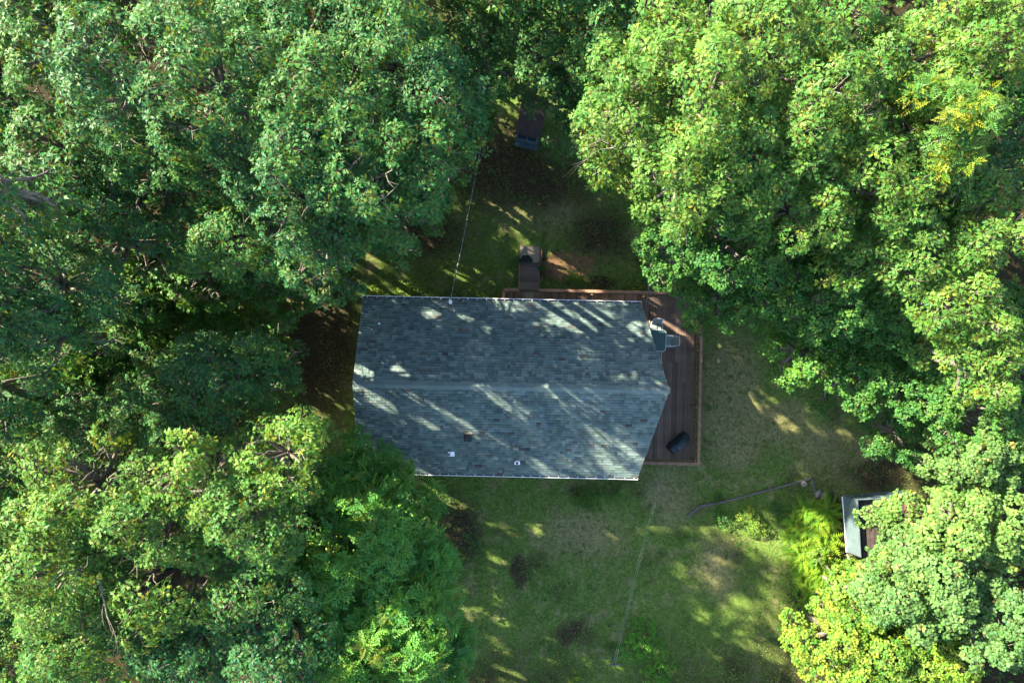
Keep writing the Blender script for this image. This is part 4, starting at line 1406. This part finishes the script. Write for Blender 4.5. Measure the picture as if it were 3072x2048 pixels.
# ------------------------------------------------------------------ ferns, shrubs, weeds
def fern_mesh(seed, n=9, L=.78):
    rg = np.random.default_rng(seed)
    V, Tt, Cc = [], [], []
    for k in range(n):
        az = k * 2.4 + rg.uniform(-.3, .3)
        l = L * rg.uniform(.7, 1.1)
        cz, szz = math.cos(az), math.sin(az)
        col = np.array([(.09, .20, .018), (.13, .235, .020), (.18, .27, .024)][rg.integers(3)]) * rg.uniform(.8, 1.2)
        npn_ = 9
        for i in range(npn_):
            t = (i + .6) / npn_
            rad_ = l * t
            z = .16 + .5 * l * math.sin(t * 2.3) * .9
            w = l * .26 * math.sin(math.pi * min(.98, t * .85 + .14)) ** .8
            for s in (1, -1):
                p0 = (rad_, .0, z)
                p1 = (rad_ + .10 * l, 0, z)
                p2 = (rad_ + .12 * l, s * w * .72, z - .03 * l)
                b0 = len(V)
                for (x, y, zz) in (p0, p1, p2):
                    V.append((x * cz - y * szz, x * szz + y * cz, zz))
                    Cc.append(col)
                Tt.append((b0, b0 + 1, b0 + 2) if s < 0 else (b0, b0 + 2, b0 + 1))
    return mesh_np('fern', np.array(V), np.array(Tt), np.array(Cc), M['fern_leaf'])
FERN = [fern_mesh(s) for s in range(4)]
fc = 0
while fc < 66:
    t = R.random()
    px = 2360 + 120 * R.random() + 40 * t * 0
    py = 1515 + 270 * t
    mid = 2435 + 20 * math.sin(t * 3.1)
    half = 28 + 62 * math.sin(min(1, t * 1.1 + .12) * math.pi * .92)
    if abs(px - mid) > half:
        continue
    p = at(px, py)
    o = add('fern', R.choice(FERN), None, (p.x, p.y, -.02), (R.uniform(-.2, .2), R.uniform(-.2, .2), R.uniform(0, 6.28)), (R.uniform(.85, 1.25),) * 3)
    tag(o, 'yellow green fern in the dense bed left of the low shed', 'fern', 'ferns in the bed')
    fc += 1

def shrub_mesh(sp, r, seed, h=.7):
    rg = np.random.default_rng(seed)
    S = dict(SPECIES[sp])
    S['L'] = (.06, .10)
    S['m'] = 9
    n_ = int(r * r * 130)
    an, rho = rg.uniform(0, 6.28, n_), np.sqrt(rg.random(n_)) * r
    wob = 1 + .25 * np.sin(3 * an + seed)
    P = np.stack([rho * wob * np.cos(an), rho * wob * np.sin(an), h * (1 - .6 * (rho / r) ** 2) * rg.uniform(.5, 1.05, n_)], -1)
    A = np.stack([np.cos(an) * rho / r * .7, np.sin(an) * rho / r * .7, np.ones(n_)], -1) + rg.normal(0, .3, (n_, 3))
    v, t, c = rosettes(P, A, S, rg=rg)
    return mesh_np('foliage', v, t, c, M['soft_leaf'])
def shrub(px, py, r, sp, label, h=.7, name='shrub'):
    p = at(px, py)
    t = empty(name, label, 'shrub', (p.x, p.y, 0), R.uniform(0, 6.28), 'low shrubs and weeds on the lawn')
    add('foliage', shrub_mesh(sp, r, int(px + py), h), t)
    b = MB()
    for k in range(6):
        a = k * 1.05
        b.tube([(0, 0, -.05), (.3 * r * math.cos(a), .3 * r * math.sin(a), h * .35), (.7 * r * math.cos(a), .7 * r * math.sin(a), h * .6)], [.014, .01, .005], 4, False)
    b.build('stems', M['bark'], t)
shrub(2165, 1555, .55, 'maple', 'leafy green shrub at the left end of the planting bed')
shrub(2235, 1535, .5, 'lime', 'yellow flowering shrub in the middle of the planting bed')
shrub(2265, 1575, .6, 'lime', 'wider yellow green shrub in the planting bed, below the flowering one')
shrub(2320, 1530, .5, 'maple', 'green shrub at the right end of the planting bed', .6)
shrub(2155, 1492, .3, 'maple', 'little green weed clump against the edging timber', .3)
shrub(2040, 1610, .32, 'maple', 'bright green weed clump in the lawn left of the planting bed', .3)
shrub(2352, 1600, .35, 'maple', 'green weed clump left of the fern bed', .35)
shrub(1760, 1490, .75, 'maple', 'broad low green shrub under the gutter of the back eave', .5)
shrub(1830, 1475, .6, 'maple', 'low green shrub near the right end of the back gutter', .5)
shrub(1925, 1925, 1.25, 'weed', 'large bright green weed clump near the clothesline post', .6)
shrub(1975, 2025, .9, 'weed', 'bright green weed clump on the bottom edge near the clothesline post', .6)
shrub(1835, 1940, .4, 'maple', 'small dark leaved weed just left of the clothesline', .5)
shrub(1725, 2030, .45, 'lime', 'light green sapling on the bottom edge of the lawn', .6)
shrub(1215, 873, .5, 'lime', 'sunlit yellow green shrub against the upper left eave', .6)
shrub(1128, 872, .4, 'lime', 'sunlit low shrub at the upper left roof corner', .4)
shrub(1910, 860, .3, 'lime', 'small olive shrub just outside the deck railing', .5)
shrub(1625, 805, .28, 'maple', 'small green plant beside the steps', .4)
shrub(1720, 840, .5, 'lime', 'patchy weeds between the steps and the railing', .3)
shrub(1545, 790, .3, 'maple', 'small plant left of the steps', .4)

# ------------------------------------------------------------------ grass and fallen leaves
def in_lawn(px, py):
    ok = (px > 900) & (px < 2820) & (py > 380) & (py < 2060)
    return ok
ng = 130000
gpx, gpy = rng.uniform(950, 2820, ng), rng.uniform(400, 2070, ng)
kk = H / F
X, Y = (gpx - 1536) * kk, (1024 - gpy) * kk
def vnoise(x, y, f, s):
    return (np.sin(x * f + 1.3 * np.sin(y * f * .7 + s) + s) * np.sin(y * f * 1.1 + 1.1 * np.sin(x * f * .8 + 2 * s)) + .5 * np.sin(x * f * 2.3 + s) * np.sin(y * f * 2.1 - s)) / 1.5
dens = .55 + .5 * vnoise(X, Y, .9, 2.1) + .25 * vnoise(X, Y, 2.6, 5.)
dens = np.where((gpx > 1530) & (gpx < 1640) & (gpy > 720) & (gpy < 860), 0, dens)
keep = rng.random(ng) < dens
X, Y = X[keep], Y[keep]
n_ = len(X)
az, ln, wd = rng.uniform(0, 6.28, n_), rng.uniform(.07, .20, n_), rng.uniform(.008, .022, n_)
hz = rng.uniform(.02, .08, n_)
Z = ground_z(X, Y)
dx, dy = np.cos(az), np.sin(az)
V = np.empty((n_, 3, 3))
V[:, 0] = np.stack([X - dy * wd, Y + dx * wd, Z], -1)
V[:, 1] = np.stack([X + dy * wd, Y - dx * wd, Z], -1)
V[:, 2] = np.stack([X + dx * ln, Y + dy * ln, Z + hz], -1)
gp_ = np.array([(.06, .12, .02), (.085, .145, .026), (.115, .165, .036), (.17, .17, .075), (.065, .145, .02)])
gc = gp_[rng.integers(0, 5, n_)] * rng.uniform(.7, 1.3, (n_, 1))
gr_ = add('grass', mesh_np('grass', V.reshape(-1, 3), np.arange(n_ * 3).reshape(-1, 3), np.repeat(gc, 3, 0), M['grass']))
tag(gr_, 'short patchy grass over the shaded clearing', 'grass', None, 'stuff')
# broad leaved weeds and clover scattered through the lawn
nw = 1500
wx, wy = rng.uniform(1150, 2700, nw * 3), rng.uniform(420, 2060, nw * 3)
wX, wY = (wx - 1536) * kk, (1024 - wy) * kk
cl = vnoise(wX, wY, .55, 4.) + .6 * vnoise(wX, wY, 1.7, 1.)
kp = inside(wx, wy, CLEAR) & (rng.random(nw * 3) < np.clip(.12 + .75 * cl, .03, 1)) & ~((wx > 1530) & (wx < 1640) & (wy > 720) & (wy < 870))
wX, wY = wX[kp], wY[kp]
Sw = dict(SPECIES['weed'])
Sw.update(t=T_oval(.3), L=(.05, .13), m=7, tilt=(60, 85), pal=[(.05, .13, .02), (.07, .15, .024), (.045, .11, .022), (.10, .15, .03), (.06, .17, .022)])
v, t, c = rosettes(np.stack([wX, wY, ground_z(wX, wY) + .03], -1), np.array([[0, 0, 1.]]) + rng.normal(0, .2, (len(wX), 3)), Sw)
tag(add('lawn_weeds', mesh_np('lawn_weeds', v, t, c, M['grass'])), 'broad leaved weeds scattered through the patchy lawn', 'weeds', None, 'stuff')
nl_ = 9000
lx_, ly_ = rng.uniform(-26, 26, nl_), rng.uniform(-18, 18, nl_)
lz_ = ground_z(lx_, ly_) + .012
S_ = dict(SPECIES['oak'])
S_.update(m=1, L=(.07, .13), tilt=(80, 95), pal=[(.08, .06, .038), (.12, .092, .06), (.055, .04, .027), (.15, .13, .09)], odd=[(.24, .22, .17)], po=.06, base=None)
v, t, c = rosettes(np.stack([lx_, ly_, lz_], -1), np.array([[0, 0, 1.]]) + rng.normal(0, .15, (nl_, 3)), S_)
tag(add('fallen_leaves', mesh_np('fallen_leaves', v, t, c, M['litter'])), 'brown fallen leaves scattered over lawn and forest floor', 'leaves', None, 'stuff')
# litter lying on the hutch roof and on the house roof
hp = hut.matrix_basis
nl_ = 130
q = np.stack([rng.uniform(-.6, .6, nl_), rng.uniform(0, 1.9, nl_), np.zeros(nl_)], -1)
q[:30, 0] = rng.uniform(-.6, -.1, 30)
q[:30, 1] = rng.uniform(.02, .4, 30)
q[:, 2] = hh + .06 + q[:, 1] * .084
v, t, c = rosettes(q, np.array([[0, 0, 1.]]) + rng.normal(0, .2, (nl_, 3)), S_)
o = add('roof_litter', mesh_np('roof_litter', v, t, c, M['litter']), hut)
o['kind'] = 'stuff'
nl_ = 420
q = np.stack([rng.uniform(-6, 6.3, nl_), rng.uniform(-4, 4.1, nl_), np.zeros(nl_)], -1)
q[:170, 1] = rng.uniform(2.4, 4.15, 170)
q[170:260, 1] = rng.uniform(-4.15, -3.3, 90)
q[:, 2] = [roof_z(y) + .028 for y in q[:, 1]]
S_['L'] = (.045, .075)
v, t, c = rosettes(q, np.array([[0, 0, 1.]]) + rng.normal(0, .15, (nl_, 3)), S_)
o = add('roof_litter', mesh_np('roof_litter', v, t, c, M['litter']), house)
o['kind'] = 'stuff'

nl_ = 90
q = np.stack([rng.uniform(6.6, 10.1, nl_), rng.uniform(-3.7, 4.8, nl_), np.full(nl_, DZ + .008)], -1)
S_['L'] = (.06, .11)
v, t, c = rosettes(q, np.array([[0, 0, 1.]]) + rng.normal(0, .15, (nl_, 3)), S_)
o = add('deck_litter', mesh_np('deck_litter', v, t, c, M['litter']), deck)
o['kind'] = 'stuff'
print('TRIS', sum(len(m.polygons) for m in bpy.data.meshes if m.users), 'VARIANTS', sum(len(l) for l in VAR.values()))
